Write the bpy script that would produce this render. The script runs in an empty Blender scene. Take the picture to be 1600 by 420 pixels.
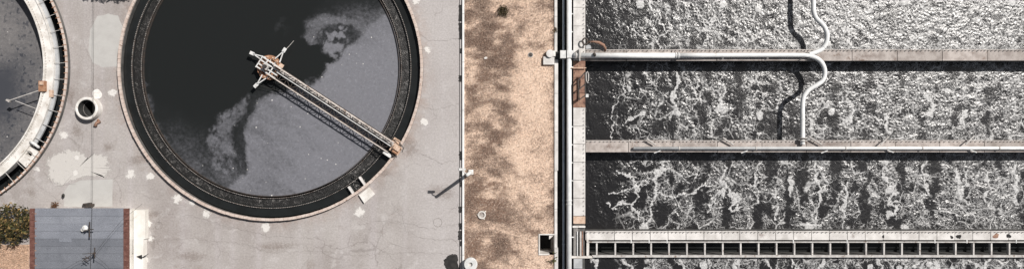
import bpy, math, random
import numpy as np
from mathutils import Vector, Matrix
from mathutils.geometry import delaunay_2d_cdt

# ------------------------------------------------------------------ camera, sky, sun
S, H = 25.0, 43.0                      # 25 photo pixels per metre on the pavement, drone 43 m up
SC = bpy.context.scene
COL = SC.collection
SUN_AZ, SUN_EL = math.radians(54.0), math.radians(50.0)     # azimuth from +Y towards +X

cam_d = bpy.data.cameras.new('camera'); cam = bpy.data.objects.new('camera', cam_d); COL.objects.link(cam)
cam.location = (0, 0, H); cam.rotation_euler = (0, 0, 0)
cam_d.sensor_width = 36.0; cam_d.lens = 18.0 / (32.0 / H); cam_d.clip_end = 2000.0
SC.camera = cam

w = bpy.data.worlds.new('World'); SC.world = w; w.use_nodes = True
nt = w.node_tree; nt.nodes.clear()
sky = nt.nodes.new('ShaderNodeTexSky'); sky.sky_type = 'NISHITA'; sky.sun_disc = False
sky.sun_elevation = SUN_EL; sky.sun_rotation = SUN_AZ; sky.air_density = 1.0; sky.dust_density = 1.6
bg = nt.nodes.new('ShaderNodeBackground'); bg.inputs[1].default_value = 0.05
wo = nt.nodes.new('ShaderNodeOutputWorld')
hs_ = nt.nodes.new('ShaderNodeHueSaturation'); hs_.inputs['Saturation'].default_value = .4      # pale hazy summer sky
nt.links.new(sky.outputs[0], hs_.inputs['Color']); nt.links.new(hs_.outputs[0], bg.inputs[0]); nt.links.new(bg.outputs[0], wo.inputs[0])

sd = bpy.data.lights.new('sun', 'SUN'); sd.energy = 5.0; sd.angle = math.radians(0.53); sd.color = (1.0, 0.955, 0.905)
sun = bpy.data.objects.new('sun', sd); COL.objects.link(sun)
to_sun = Vector((math.sin(SUN_AZ) * math.cos(SUN_EL), math.cos(SUN_AZ) * math.cos(SUN_EL), math.sin(SUN_EL)))
sun.rotation_euler = (-to_sun).to_track_quat('-Z', 'Y').to_euler(); sun.location = to_sun * 80

vs = SC.view_settings; vs.view_transform = 'Standard'; vs.look = 'None'; vs.exposure = 0.0; vs.gamma = 1.0
vs.use_curve_mapping = False
SC.cycles.max_bounces = 5; SC.cycles.caustics_reflective = False; SC.cycles.caustics_refractive = False

rnd = random.Random(7)
rng = np.random.default_rng(11)

def P(px, py, z=0.0):
    """photo pixel + height -> place in the world"""
    k = (H - z) / H / S
    return Vector(((px - 800.0) * k, (210.0 - py) * k, z))
def PX(px, z=0.0): return (px - 800.0) * (H - z) / H / S
def PY(py, z=0.0): return (210.0 - py) * (H - z) / H / S

# ------------------------------------------------------------------ materials
def new_mat(name):
    m = bpy.data.materials.new(name); m.use_nodes = True
    t = m.node_tree; t.nodes.clear()
    o = t.nodes.new('ShaderNodeOutputMaterial'); b = t.nodes.new('ShaderNodeBsdfPrincipled')
    t.links.new(b.outputs[0], o.inputs[0])
    return m, t, b
def pos(t):
    return t.nodes.new('ShaderNodeNewGeometry').outputs['Position']
def mapped(t, vec, sc):
    n = t.nodes.new('ShaderNodeMapping'); n.inputs['Scale'].default_value = sc
    t.links.new(vec, n.inputs[0]); return n.outputs[0]
def noise(t, vec, scale, detail=4, rough=.55, dist=0.0):
    n = t.nodes.new('ShaderNodeTexNoise'); n.inputs['Scale'].default_value = scale
    n.inputs['Detail'].default_value = detail; n.inputs['Roughness'].default_value = rough
    n.inputs['Distortion'].default_value = dist
    t.links.new(vec, n.inputs['Vector']); return n.outputs[0]
def voro(t, vec, scale, feature='F1', out='Distance', rnds=1.0):
    n = t.nodes.new('ShaderNodeTexVoronoi'); n.feature = feature
    n.inputs['Scale'].default_value = scale; n.inputs['Randomness'].default_value = rnds
    t.links.new(vec, n.inputs['Vector']); return n.outputs[out]
def ramp(t, fac, lo, hi, a=0.0, b=1.0):
    n = t.nodes.new('ShaderNodeMapRange'); n.interpolation_type = 'SMOOTHSTEP'
    for i, v in zip((1, 2, 3, 4), (lo, hi, a, b)): n.inputs[i].default_value = v
    t.links.new(fac, n.inputs[0]); return n.outputs[0]
def mth(t, op, a, b=None, clamp=False):
    n = t.nodes.new('ShaderNodeMath'); n.operation = op; n.use_clamp = clamp
    for i, v in ((0, a), (1, b)):
        if v is None: continue
        if isinstance(v, (int, float)): n.inputs[i].default_value = v
        else: t.links.new(v, n.inputs[i])
    return n.outputs[0]
def rgb(t, c):
    n = t.nodes.new('ShaderNodeRGB'); n.outputs[0].default_value = (*c, 1); return n.outputs[0]
def mix(t, fac, a, b, mode='MIX'):
    n = t.nodes.new('ShaderNodeMix'); n.data_type = 'RGBA'; n.blend_type = mode
    for i, v in ((0, fac), (6, a), (7, b)):
        if isinstance(v, (int, float)): n.inputs[i].default_value = v
        elif isinstance(v, tuple): n.inputs[i].default_value = (*v, 1)
        else: t.links.new(v, n.inputs[i])
    return n.outputs[2]
def bump(t, b, height, strength=.3, dist=.02):
    n = t.nodes.new('ShaderNodeBump'); n.inputs['Strength'].default_value = strength
    n.inputs['Distance'].default_value = dist
    t.links.new(height, n.inputs['Height']); t.links.new(n.outputs[0], b.inputs['Normal'])
def attr(t, name):
    n = t.nodes.new('ShaderNodeAttribute'); n.attribute_name = name; return n

def worn(name, c, c2=None, c3=None, s2=1.2, s3=9.0, a3=(.58, .72), rough=.85, metal=0.0, grain=.12, bmp=.25, per_obj=.0):
    """a surface of colour c with soft patches of c2, sharp stains of c3 and a fine grain"""
    m, t, b = new_mat(name); p = pos(t)
    col = rgb(t, c)
    if c2: col = mix(t, ramp(t, noise(t, p, s2, 6, .6), .38, .66), col, c2)
    if c3: col = mix(t, ramp(t, noise(t, p, s3, 6, .65, .4), *a3), col, c3)
    g = noise(t, p, 26.0, 3, .7)
    gv = mth(t, 'ADD', mth(t, 'MULTIPLY', mth(t, 'SUBTRACT', g, .5), grain * 4), 1.0)
    if per_obj:
        oi = t.nodes.new('ShaderNodeObjectInfo')
        gv = mth(t, 'MULTIPLY', gv, mth(t, 'ADD', mth(t, 'MULTIPLY', oi.outputs['Random'], per_obj), 1 - per_obj / 2))
    cm = t.nodes.new('ShaderNodeCombineColor')
    for i in range(3): t.links.new(gv, cm.inputs[i])
    col = mix(t, 1.0, col, cm.outputs[0], 'MULTIPLY')
    t.links.new(col, b.inputs['Base Color'])
    b.inputs['Roughness'].default_value = rough; b.inputs['Metallic'].default_value = metal
    b.inputs['Specular IOR Level'].default_value = .3
    bump(t, b, g, bmp, .01)
    return m

M = {}
M['wall_concrete'] = worn('wall_concrete', (.43, .39, .365), (.29, .255, .235), (.18, .13, .105), 2.0, 3.2, (.56, .74), per_obj=.30)
M['pale_concrete'] = worn('pale_concrete', (.66, .64, .62), (.50, .48, .46), (.28, .24, .21), 1.6, 6.0, (.64, .78), per_obj=.14)
M['tank_concrete'] = worn('tank_concrete', (.13, .125, .12), (.07, .07, .068), None, 1.5)
M['white_concrete'] = worn('white_concrete', (.74, .72, .69), (.57, .54, .50), (.30, .23, .18), 1.6, 4.0, (.58, .74))
M['rung_concrete'] = worn('rung_concrete', (.58, .565, .545), (.42, .40, .385), (.24, .19, .16), 2.4, 5.0, (.55, .68), per_obj=.3)
M['grey_lip'] = worn('grey_lip', (.44, .45, .46), (.34, .35, .36), (.2, .2, .2), 2.0, 6.0, (.62, .74))
M['coping'] = worn('coping', (.50, .405, .355), (.60, .52, .47), (.25, .14, .095), 2.2, 7.0, (.58, .70))
M['kerb'] = worn('kerb', (.78, .78, .77), (.66, .66, .65), None, 1.0)
M['white_paint'] = worn('white_paint', (.70, .70, .69), (.54, .55, .545), (.30, .25, .21), 3.0, 7.0, (.58, .70), .7, grain=.06, bmp=.1)
M['pipe_paint'] = worn('pipe_paint', (.78, .785, .78), (.66, .67, .67), (.34, .29, .25), 2.0, 5.0, (.62, .74), .6, grain=.06, bmp=.1)
M['blue_paint'] = worn('blue_paint', (.46, .52, .58), (.38, .44, .50), (.3, .25, .2), 3.0, 9.0, (.66, .74), .45, grain=.05, bmp=.1)
M['grey_steel'] = worn('grey_steel', (.52, .50, .48), (.40, .38, .36), (.22, .13, .09), 3.0, 7.0, (.58, .70), .55, grain=.1)
M['chord_paint'] = worn('chord_paint', (.66, .60, .55), (.52, .46, .42), (.26, .17, .12), 3.0, 6.0, (.54, .66), .7)
M['deck_steel'] = worn('deck_steel', (.40, .375, .355), (.26, .24, .225), (.12, .09, .075), 3.0, 6.0, (.50, .62), .7, grain=.14, per_obj=.3)
M['dark_steel'] = worn('dark_steel', (.045, .042, .04), (.08, .06, .05), None, 4.0, rough=.6)
M['rust'] = worn('rust', (.30, .15, .085), (.42, .25, .16), (.10, .055, .04), 3.0, 9.0, (.55, .68), .8)
M['rust_plate'] = worn('rust_plate', (.21, .115, .085), (.34, .21, .15), (.08, .05, .042), 2.2, 6.0, (.54, .66), .8)
M['pale_rust'] = worn('pale_rust', (.62, .47, .37), (.50, .34, .24), (.22, .12, .07), 4.0, 9.0, (.55, .66), .7)
M['brick_red'] = worn('brick_red', (.115, .050, .040), (.17, .082, .066), (.36, .27, .23), 4.0, 12.0, (.62, .70), .9)
M['white_wall'] = worn('white_wall', (.78, .765, .73), (.68, .65, .60), (.48, .43, .37), 1.0, 5.0, (.66, .80))
M['patch_grey'] = worn('patch_grey', (.46, .452, .435), (.425, .415, .40), None, 1.5, grain=.09)
M['patch_pale'] = worn('patch_pale', (.50, .475, .45), (.43, .40, .375), (.58, .56, .535), 1.3, 3.0, (.52, .62), grain=.1)
M['splash_white'] = worn('splash_white', (.76, .745, .72), (.62, .59, .56), None, 4.0)
M['matt_black'] = worn('matt_black', (.022, .021, .021), (.04, .038, .036), None, 3.0)
M['crack'] = worn('crack', (.20, .18, .165), (.30, .275, .26), None, 6.0)
M['bark'] = worn('bark', (.12, .085, .06), (.07, .05, .035), None, 5.0)
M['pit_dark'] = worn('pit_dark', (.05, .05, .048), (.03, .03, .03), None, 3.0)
M['verge_soil'] = worn('verge_soil', (.60, .44, .34), (.42, .29, .21), (.22, .14, .10), 2.0, 8.0, (.56, .68), .95, bmp=.8)
M['cable'] = worn('cable', (.05, .048, .046), None, None)

def mat_pavement():
    m, t, b = new_mat('pavement'); p = pos(t)
    col = mix(t, ramp(t, noise(t, p, .22, 5, .6), .36, .66), (.395, .370, .358), (.31, .282, .270))
    col = mix(t, ramp(t, noise(t, p, 1.1, 6, .65, .6), .50, .72), col, (.435, .412, .402))
    col = mix(t, mth(t, 'MULTIPLY', ramp(t, noise(t, p, .7, 7, .7, .8), .56, .74), .55), col, (.265, .225, .205))
    # long lanes left by the paver, running along the road beside the grass
    ln = noise(t, mapped(t, p, (1.1, .02, 1)), 1.0, 3, .5)
    col = mix(t, mth(t, 'MULTIPLY', ramp(t, ln, .45, .7), .30), col, (.47, .44, .455))
    sx = t.nodes.new('ShaderNodeSeparateXYZ'); t.links.new(p, sx.inputs[0])
    road = ramp(t, mth(t, 'ADD', sx.outputs[0], mth(t, 'MULTIPLY', noise(t, p, .25, 3), 2.0)), PX(640), PX(700))
    col = mix(t, mth(t, 'MULTIPLY', road, .55), col, (.455, .432, .428))
    # rusty dust round the big tank's wall
    dc = t.nodes.new('ShaderNodeVectorMath'); dc.operation = 'DISTANCE'; t.links.new(p, dc.inputs[0]); dc.inputs[1].default_value = (P(422, 106, .35).x, P(422, 106, .35).y, 0)
    halo = mth(t, 'MULTIPLY', ramp(t, mth(t, 'ADD', dc.outputs['Value'], mth(t, 'MULTIPLY', noise(t, p, .8, 5, .65), 1.6)), 9.9, 11.2, .55, 0), ramp(t, noise(t, p, 1.8, 5, .7), .35, .6))
    col = mix(t, halo, col, (.30, .215, .175))
    # hair cracks
    wv = t.nodes.new('ShaderNodeVectorMath'); wv.operation = 'MULTIPLY_ADD'
    nz = t.nodes.new('ShaderNodeTexNoise'); nz.inputs['Scale'].default_value = 1.3; nz.inputs['Detail'].default_value = 5
    t.links.new(p, nz.inputs['Vector'])
    t.links.new(nz.outputs[1], wv.inputs[0]); wv.inputs[1].default_value = (1.2, 1.2, 0); t.links.new(p, wv.inputs[2])
    d = voro(t, wv.outputs[0], .42, 'DISTANCE_TO_EDGE')
    ck = ramp(t, d, .004, .016, 1, 0)
    ck = mth(t, 'MULTIPLY', ck, ramp(t, noise(t, p, .35, 3), .50, .60))
    col = mix(t, mth(t, 'MULTIPLY', ck, .4), col, (.18, .16, .15))
    # fine aggregate and specks
    g = noise(t, p, 9.0, 5, .85)
    col = mix(t, 1.0, col, mix(t, ramp(t, g, .3, .72), (.82, .815, .81), (1.16, 1.16, 1.16)), 'MULTIPLY')
    sp = voro(t, p, 4.2)
    col = mix(t, mth(t, 'MULTIPLY', ramp(t, sp, .035, .07, 1, 0), ramp(t, noise(t, p, .6, 3), .5, .6)), col, (.14, .11, .10))
    t.links.new(col, b.inputs['Base Color']); b.inputs['Roughness'].default_value = .9
    b.inputs['Specular IOR Level'].default_value = .25
    bump(t, b, g, .25, .012)
    return m
M['pavement'] = mat_pavement()

def mat_soil():
    m, t, b = new_mat('dry_soil'); p = pos(t)
    a = attr(t, 'dry')
    n1 = mth(t, 'ADD', a.outputs['Fac'], mth(t, 'MULTIPLY', mth(t, 'SUBTRACT', noise(t, mapped(t, p, (.9, 1.35, 1)), 2.8, 8, .75), .5), 1.25))
    col = mix(t, ramp(t, n1, .30, .72), (.225, .145, .105), (.70, .535, .415))
    col = mix(t, ramp(t, noise(t, p, 9.0, 5, .75), .5, .75), col, (.84, .71, .61))
    col = mix(t, mth(t, 'MULTIPLY', ramp(t, noise(t, p, 8.0, 6, .8), .50, .66), .7), col, (.16, .098, .073))
    t.links.new(col, b.inputs['Base Color']); b.inputs['Roughness'].default_value = .95
    b.inputs['Specular IOR Level'].default_value = .1
    bump(t, b, noise(t, p, 9.0, 6, .75), .8, .05)
    return m
M['soil'] = mat_soil()
def mat_soft(name, c, c2, amt, wide):
    m, t, b = new_mat(name); p = pos(t); fd = attr(t, 'fade').outputs['Fac']
    n1 = noise(t, p, 5.5, 7, .75); 
    al = mth(t, 'MULTIPLY', ramp(t, mth(t, 'ADD', fd, mth(t, 'MULTIPLY', mth(t, 'SUBTRACT', n1, .5), 2.4)), .5 - wide * .2, .5 + wide), amt)
    al = mth(t, 'MULTIPLY', al, ramp(t, fd, .0, .25))
    t.links.new(mix(t, noise(t, p, 9.0, 4), c, c2), b.inputs['Base Color']); b.inputs['Roughness'].default_value = .9
    tr = t.nodes.new('ShaderNodeBsdfTransparent'); mx = t.nodes.new('ShaderNodeMixShader')
    t.links.new(al, mx.inputs[0]); t.links.new(tr.outputs[0], mx.inputs[1]); t.links.new(b.outputs[0], mx.inputs[2])
    out = [n for n in t.nodes if n.type == 'OUTPUT_MATERIAL'][0]; t.links.new(mx.outputs[0], out.inputs[0])
    return m
M['splash_soft'] = mat_soft('splash_soft', (.78, .765, .74), (.62, .59, .56), .9, .35)
M['dirt_soft'] = mat_soft('dirt_soft', (.22, .165, .135), (.30, .245, .215), .32, .8)
M['rust_soft'] = mat_soft('rust_soft', (.20, .115, .085), (.15, .10, .085), .38, .9)
M['pale_soft'] = mat_soft('pale_soft', (.60, .58, .555), (.48, .455, .43), .95, .3)

def mat_leaf(name, tint=(1, 1, 1)):
    m, t, b = new_mat(name); a = attr(t, 'col')
    col = mix(t, 1.0, a.outputs['Color'], tint, 'MULTIPLY')
    t.links.new(col, b.inputs['Base Color']); b.inputs['Roughness'].default_value = .7
    b.inputs['Specular IOR Level'].default_value = .2
    return m
M['blade'] = mat_leaf('dry_blade'); M['leaf'] = mat_leaf('leaf')

def mat_aeration():
    m, t, b = new_mat('aerated_water'); p = pos(t)
    nz = t.nodes.new('ShaderNodeTexNoise'); nz.inputs['Scale'].default_value = 2.4; nz.inputs['Detail'].default_value = 5
    t.links.new(p, nz.inputs['Vector'])
    wv = t.nodes.new('ShaderNodeVectorMath'); wv.operation = 'MULTIPLY_ADD'
    t.links.new(nz.outputs[1], wv.inputs[0]); wv.inputs[1].default_value = (.5, .5, 0); t.links.new(p, wv.inputs[2])
    flat = mapped(t, wv.outputs[0], (1, 1, 0))
    main = attr(t, 'foam').outputs['Fac']; fr = attr(t, 'froth_glint').outputs['Fac']
    fine = noise(t, p, 9.0, 6, .8)
    f1 = ramp(t, mth(t, 'ADD', main, mth(t, 'MULTIPLY', mth(t, 'SUBTRACT', fine, .5), 1.3)), .44, .74)
    # thin branching threads of foam between the boils
    big = voro(t, flat, 1.0, 'DISTANCE_TO_EDGE')
    thick = mth(t, 'MULTIPLY', ramp(t, noise(t, p, 1.3, 4), .42, .74), .035)
    f2 = mth(t, 'MULTIPLY', ramp(t, mth(t, 'SUBTRACT', big, thick), 0.0, .028, .85, 0), ramp(t, noise(t, p, 1.0, 3), .30, .45))
    sm = voro(t, flat, 2.6, 'DISTANCE_TO_EDGE')
    f3 = mth(t, 'MULTIPLY', ramp(t, sm, .0, .07, .75, 0), ramp(t, noise(t, p, 1.1, 4), .44, .60))
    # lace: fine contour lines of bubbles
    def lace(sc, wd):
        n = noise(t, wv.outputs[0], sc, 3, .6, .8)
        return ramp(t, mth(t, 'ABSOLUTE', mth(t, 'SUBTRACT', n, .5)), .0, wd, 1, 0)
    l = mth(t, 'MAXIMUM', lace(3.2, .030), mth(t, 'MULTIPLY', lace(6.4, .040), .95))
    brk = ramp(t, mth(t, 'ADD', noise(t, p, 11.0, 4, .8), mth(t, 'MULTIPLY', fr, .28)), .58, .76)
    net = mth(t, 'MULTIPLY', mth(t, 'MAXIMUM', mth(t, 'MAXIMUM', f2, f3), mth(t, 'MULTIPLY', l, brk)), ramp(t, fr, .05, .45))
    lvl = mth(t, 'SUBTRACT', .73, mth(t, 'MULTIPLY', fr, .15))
    f4 = mth(t, 'MULTIPLY', ramp(t, mth(t, 'SUBTRACT', noise(t, p, 10.0, 6, .85, .4), lvl), 0.0, .06), .9)  # white froth specks, partly sun glint put into the colour
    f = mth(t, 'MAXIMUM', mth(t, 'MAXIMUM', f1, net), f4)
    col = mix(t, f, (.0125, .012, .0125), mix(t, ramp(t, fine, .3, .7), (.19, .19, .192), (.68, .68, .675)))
    t.links.new(col, b.inputs['Base Color'])
    t.links.new(ramp(t, f, 0, .8, .22, .45), b.inputs['Roughness'])
    b.inputs['IOR'].default_value = 1.42; b.inputs['Specular IOR Level'].default_value = .85
    bump(t, b, noise(t, p, 18.0, 4, .75), .5, .02)
    return m
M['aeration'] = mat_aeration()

def mat_scum(name, dark, light, warm=None):
    m, t, b = new_mat(name); p = pos(t)
    s = attr(t, 'scum').outputs['Fac']
    n1 = noise(t, p, 5.0, 7, .75)
    f = mth(t, 'ADD', s, mth(t, 'MULTIPLY', mth(t, 'MULTIPLY', mth(t, 'SUBTRACT', n1, .5), .9), ramp(t, s, .02, .25)))
    col = mix(t, ramp(t, f, 0.0, 1.0), dark, light)
    g = noise(t, p, 6.5, 6, .85)
    col = mix(t, mth(t, 'MULTIPLY', ramp(t, g, .50, .68), ramp(t, s, .1, .5, 0, .32)), col, tuple(min(1, 2.1 * c) for c in light))
    col = mix(t, mth(t, 'MULTIPLY', ramp(t, noise(t, p, 5.5, 6, .85), .50, .68), ramp(t, s, .1, .5, 0, .34)), col, tuple(.35 * c for c in light))
    d = voro(t, p, 2.1)
    col = mix(t, mth(t, 'MULTIPLY', mth(t, 'MULTIPLY', ramp(t, d, .06, .10, 1, 0), ramp(t, noise(t, p, 1.7, 3), .45, .6)), ramp(t, s, .15, .5)), col, (.68, .66, .63))
    t.links.new(col, b.inputs['Base Color'])
    t.links.new(ramp(t, s, .05, .5, .12, .55), b.inputs['Roughness'])
    b.inputs['IOR'].default_value = 1.333
    bump(t, b, n1, .12, .02)
    return m
M['scum_water'] = mat_scum('scum_water', (.0150, .0165, .0165), (.168, .170, .190))
M['dry_scum'] = mat_scum('dry_scum', (.055, .058, .068), (.185, .176, .174))
M['black_water'] = worn('black_water', (.016, .018, .0185), (.012, .013, .013), None, .8, rough=.25, bmp=.02)

def mat_launder():
    m, t, b = new_mat('launder_algae'); p = pos(t)
    n1 = noise(t, p, 3.0, 8, .8, .6); n2 = noise(t, p, 12.0, 5, .8)
    big = noise(t, p, .5, 3)
    f = mth(t, 'ADD', mth(t, 'MULTIPLY', n1, .6), mth(t, 'ADD', mth(t, 'MULTIPLY', n2, .4), mth(t, 'MULTIPLY', big, .22)))
    col = mix(t, ramp(t, f, .62, .84), (.017, .0165, .016), (.38, .365, .35))
    t.links.new(col, b.inputs['Base Color']); b.inputs['Roughness'].default_value = .35
    bump(t, b, n1, .8, .05)
    return m
M['launder'] = mat_launder()

def mat_roof(name, k):
    m, t, b = new_mat(name); p = pos(t)
    g = noise(t, p, 34.0, 2, .8); g2 = noise(t, p, .9, 5, .6)
    oi = t.nodes.new('ShaderNodeObjectInfo')
    col = mix(t, ramp(t, g2, .4, .65), (.225 * k, .238 * k, .270 * k), (.178 * k, .19 * k, .218 * k))
    col = mix(t, mth(t, 'MULTIPLY', oi.outputs['Random'], .5), col, (.165 * k, .176 * k, .205 * k))
    col = mix(t, 1.0, col, mix(t, ramp(t, g, .25, .75), (.62, .62, .62), (1.42, 1.42, 1.42)), 'MULTIPLY')
    t.links.new(col, b.inputs['Base Color']); b.inputs['Roughness'].default_value = .95
    bump(t, b, g, .4, .01)
    return m
M['roof'] = mat_roof('roof_felt', 1.0); M['roof_dark'] = mat_roof('roof_felt_old', .72)

# ------------------------------------------------------------------ mesh helpers
class MB:
    def __init__(s): s.v = []; s.f = []
    def quadbox(s, pts):                       # 8 corners, bottom ring then top ring
        i = len(s.v); s.v += [tuple(p) for p in pts]
        for f in ((3, 2, 1, 0), (4, 5, 6, 7), (0, 1, 5, 4), (1, 2, 6, 5), (2, 3, 7, 6), (3, 0, 4, 7)):
            s.f.append(tuple(i + k for k in f))
        return s
    def box(s, x0, x1, y0, y1, z0, z1):
        x0, x1 = sorted((x0, x1)); y0, y1 = sorted((y0, y1))
        return s.quadbox([(x0, y0, z0), (x1, y0, z0), (x1, y1, z0), (x0, y1, z0),
                          (x0, y0, z1), (x1, y0, z1), (x1, y1, z1), (x0, y1, z1)])
    def bar(s, a, b, wd, ht):                  # square bar between two points
        a = Vector(a); b = Vector(b); d = (b - a).normalized()
        up = Vector((0, 0, 1)) if abs(d.z) < .95 else Vector((1, 0, 0))
        r = d.cross(up).normalized() * wd / 2; u = r.cross(d).normalized() * ht / 2
        c = []
        for q in (-u, u):
            c += [a - r + q, a + r + q, b + r + q, b - r + q]
        return s.quadbox(c)
    def tube(s, pts, r, n=10, cap=True):
        pts = [Vector(p) for p in pts]; rr = r if isinstance(r, (list, tuple)) else [r] * len(pts)
        i0 = len(s.v); ref = None
        for k, p in enumerate(pts):
            d = (pts[min(k + 1, len(pts) - 1)] - pts[max(k - 1, 0)]).normalized()
            if ref is None: ref = d.cross(Vector((0, 0, 1)) if abs(d.z) < .9 else Vector((1, 0, 0))).normalized()
            ref = (ref - d * ref.dot(d)).normalized(); v = d.cross(ref)
            for j in range(n):
                a = 2 * math.pi * j / n
                s.v.append(tuple(p + (ref * math.cos(a) + v * math.sin(a)) * rr[k]))
        for k in range(len(pts) - 1):
            for j in range(n):
                a = i0 + k * n + j; b = i0 + k * n + (j + 1) % n
                s.f.append((a, b, b + n, a + n))
        if cap:
            s.f.append(tuple(i0 + j for j in range(n))[::-1])
            s.f.append(tuple(i0 + (len(pts) - 1) * n + j for j in range(n)))
        return s
    def lathe(s, prof, n=48, c=(0, 0, 0), a0=0.0, a1=2 * math.pi):   # closed profile of (r, z)
        full = abs(a1 - a0 - 2 * math.pi) < 1e-6; m = n if full else n + 1
        i0 = len(s.v); k = len(prof)
        for j in range(m):
            a = a0 + (a1 - a0) * j / n
            for r, z in prof: s.v.append((c[0] + r * math.cos(a), c[1] + r * math.sin(a), c[2] + z))
        for j in range(n):
            for q in range(k):
                a = i0 + j * k + q; b = i0 + j * k + (q + 1) % k
                jn = (j + 1) % m; a2 = i0 + jn * k + q; b2 = i0 + jn * k + (q + 1) % k
                s.f.append((a, a2, b2, b))
        if not full:
            s.f.append(tuple(i0 + q for q in range(k))); s.f.append(tuple(i0 + n * k + q for q in range(k))[::-1])
        return s
    def prism(s, poly, z0, z1):
        i = len(s.v); n = len(poly)
        s.v += [(p[0], p[1], z0) for p in poly] + [(p[0], p[1], z1) for p in poly]
        s.f.append(tuple(range(i, i + n))[::-1]); s.f.append(tuple(range(i + n, i + 2 * n)))
        for k in range(n): s.f.append((i + k, i + (k + 1) % n, i + n + (k + 1) % n, i + n + k))
        return s
    def sheet(s, poly, z):
        i = len(s.v); s.v += [(p[0], p[1], z) for p in poly]; s.f.append(tuple(range(i, i + len(poly)))); return s
    def dome(s, c, r, h, n=20, m=6):
        i0 = len(s.v)
        for k in range(m):
            a = math.pi / 2 * k / m
            for j in range(n):
                q = 2 * math.pi * j / n
                s.v.append((c[0] + r * math.cos(a) * math.cos(q), c[1] + r * math.cos(a) * math.sin(q), c[2] + h * math.sin(a)))
        s.v.append((c[0], c[1], c[2] + h)); top = len(s.v) - 1
        for k in range(m - 1):
            for j in range(n):
                a = i0 + k * n + j; b = i0 + k * n + (j + 1) % n
                s.f.append((a, b, b + n, a + n))
        for j in range(n): s.f.append((i0 + (m - 1) * n + j, i0 + (m - 1) * n + (j + 1) % n, top))
        s.f.append(tuple(i0 + j for j in range(n))[::-1])
        return s
    def mesh(s, name, mat, smooth=False):
        me = bpy.data.meshes.new(name); me.from_pydata(s.v, [], s.f)
        import bmesh
        bm = bmesh.new(); bm.from_mesh(me); bmesh.ops.recalc_face_normals(bm, faces=bm.faces); bm.to_mesh(me); bm.free()
        me.materials.append(M[mat]); me.update()
        if smooth:
            me.polygons.foreach_set('use_smooth', [True] * len(me.polygons))
        return me
    def build(s, name, mat, parent=None, smooth=False, origin=None):
        me = s.mesh(name, mat, smooth)
        if origin is not None: me.transform(Matrix.Translation(-Vector(origin)))
        o = bpy.data.objects.new(name, me); COL.objects.link(o)
        if origin is not None: o.location = origin
        if smooth == 'auto': pass
        if parent is not None: adopt(o, parent)
        return o

def world_of(o):
    m = o.matrix_basis.copy()
    return m if o.parent is None else world_of(o.parent) @ o.matrix_parent_inverse @ m
def adopt(o, parent):
    o.parent = parent
    o.matrix_parent_inverse = world_of(parent).inverted()
def link_mesh(name, me, parent=None, mw=None):
    o = bpy.data.objects.new(name, me); COL.objects.link(o)
    if mw is not None: o.matrix_basis = mw
    if parent is not None: adopt(o, parent)
    return o
def tag(o, label=None, cat=None, group=None, kind=None):
    if label: o['label'] = label
    if cat: o['category'] = cat
    if group: o['group'] = group
    if kind: o['kind'] = kind
    return o
def thing(name, loc, label, cat, group=None):
    e = bpy.data.objects.new(name, None); COL.objects.link(e); e.location = loc; e.empty_display_size = .3
    return tag(e, label, cat, group)

def np_mesh(name, verts, faces, mat, smooth=True, attrs=None, colors=None):
    me = bpy.data.meshes.new(name)
    nv, nf = len(verts), len(faces); k = faces.shape[1]
    me.vertices.add(nv); me.vertices.foreach_set('co', np.ascontiguousarray(verts, dtype=np.float32).ravel())
    me.loops.add(nf * k); me.loops.foreach_set('vertex_index', np.ascontiguousarray(faces, dtype=np.int32).ravel())
    me.polygons.add(nf); me.polygons.foreach_set('loop_start', np.arange(0, nf * k, k, dtype=np.int32))
    me.polygons.foreach_set('use_smooth', np.full(nf, smooth))
    me.update(calc_edges=True); me.validate()
    for nm, a in (attrs or {}).items():
        at = me.attributes.new(nm, 'FLOAT', 'POINT'); at.data.foreach_set('value', np.ascontiguousarray(a, dtype=np.float32).ravel())
    if colors is not None:
        at = me.color_attributes.new('col', 'FLOAT_COLOR', 'POINT')
        at.data.foreach_set('color', np.ascontiguousarray(colors, dtype=np.float32).ravel())
    me.materials.append(M[mat])
    return me

# numpy noise
_perm = np.random.default_rng(3).random((256, 256))
def vnoise(x, y, seed=0):
    x = x + seed * 17.31; y = y + seed * 9.77
    xi = np.floor(x).astype(int); yi = np.floor(y).astype(int); fx = x - xi; fy = y - yi
    fx = fx * fx * (3 - 2 * fx); fy = fy * fy * (3 - 2 * fy)
    g = lambda a, b: _perm[a & 255, b & 255]
    return (g(xi, yi) * (1 - fx) + g(xi + 1, yi) * fx) * (1 - fy) + (g(xi, yi + 1) * (1 - fx) + g(xi + 1, yi + 1) * fx) * fy
def fbm(x, y, oct=5, seed=0, gain=.5):
    v = 0; a = 1; tot = 0
    for i in range(oct):
        v = v + a * vnoise(x * 2 ** i, y * 2 ** i, seed + i * 3); tot += a; a *= gain
    return v / tot
def sstep(x, lo, hi):
    t = np.clip((x - lo) / (hi - lo), 0, 1); return t * t * (3 - 2 * t)
def seg_dist(x, y, a, b):
    ax, ay = a; bx, by = b; dx, dy = bx - ax, by - ay
    t = np.clip(((x - ax) * dx + (y - ay) * dy) / (dx * dx + dy * dy + 1e-9), 0, 1)
    return np.hypot(x - ax - t * dx, y - ay - t * dy), t
def poly_sdf(x, y, poly):                       # positive inside
    d = np.full(x.shape, 1e9); ins = np.zeros(x.shape, bool)
    n = len(poly)
    for i in range(n):
        a, b = poly[i], poly[(i + 1) % n]
        d = np.minimum(d, seg_dist(x, y, a, b)[0])
        c = ((a[1] > y) != (b[1] > y)) & (x < (b[0] - a[0]) * (y - a[1]) / (b[1] - a[1] + 1e-12) + a[0])
        ins ^= c
    return np.where(ins, d, -d)

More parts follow.
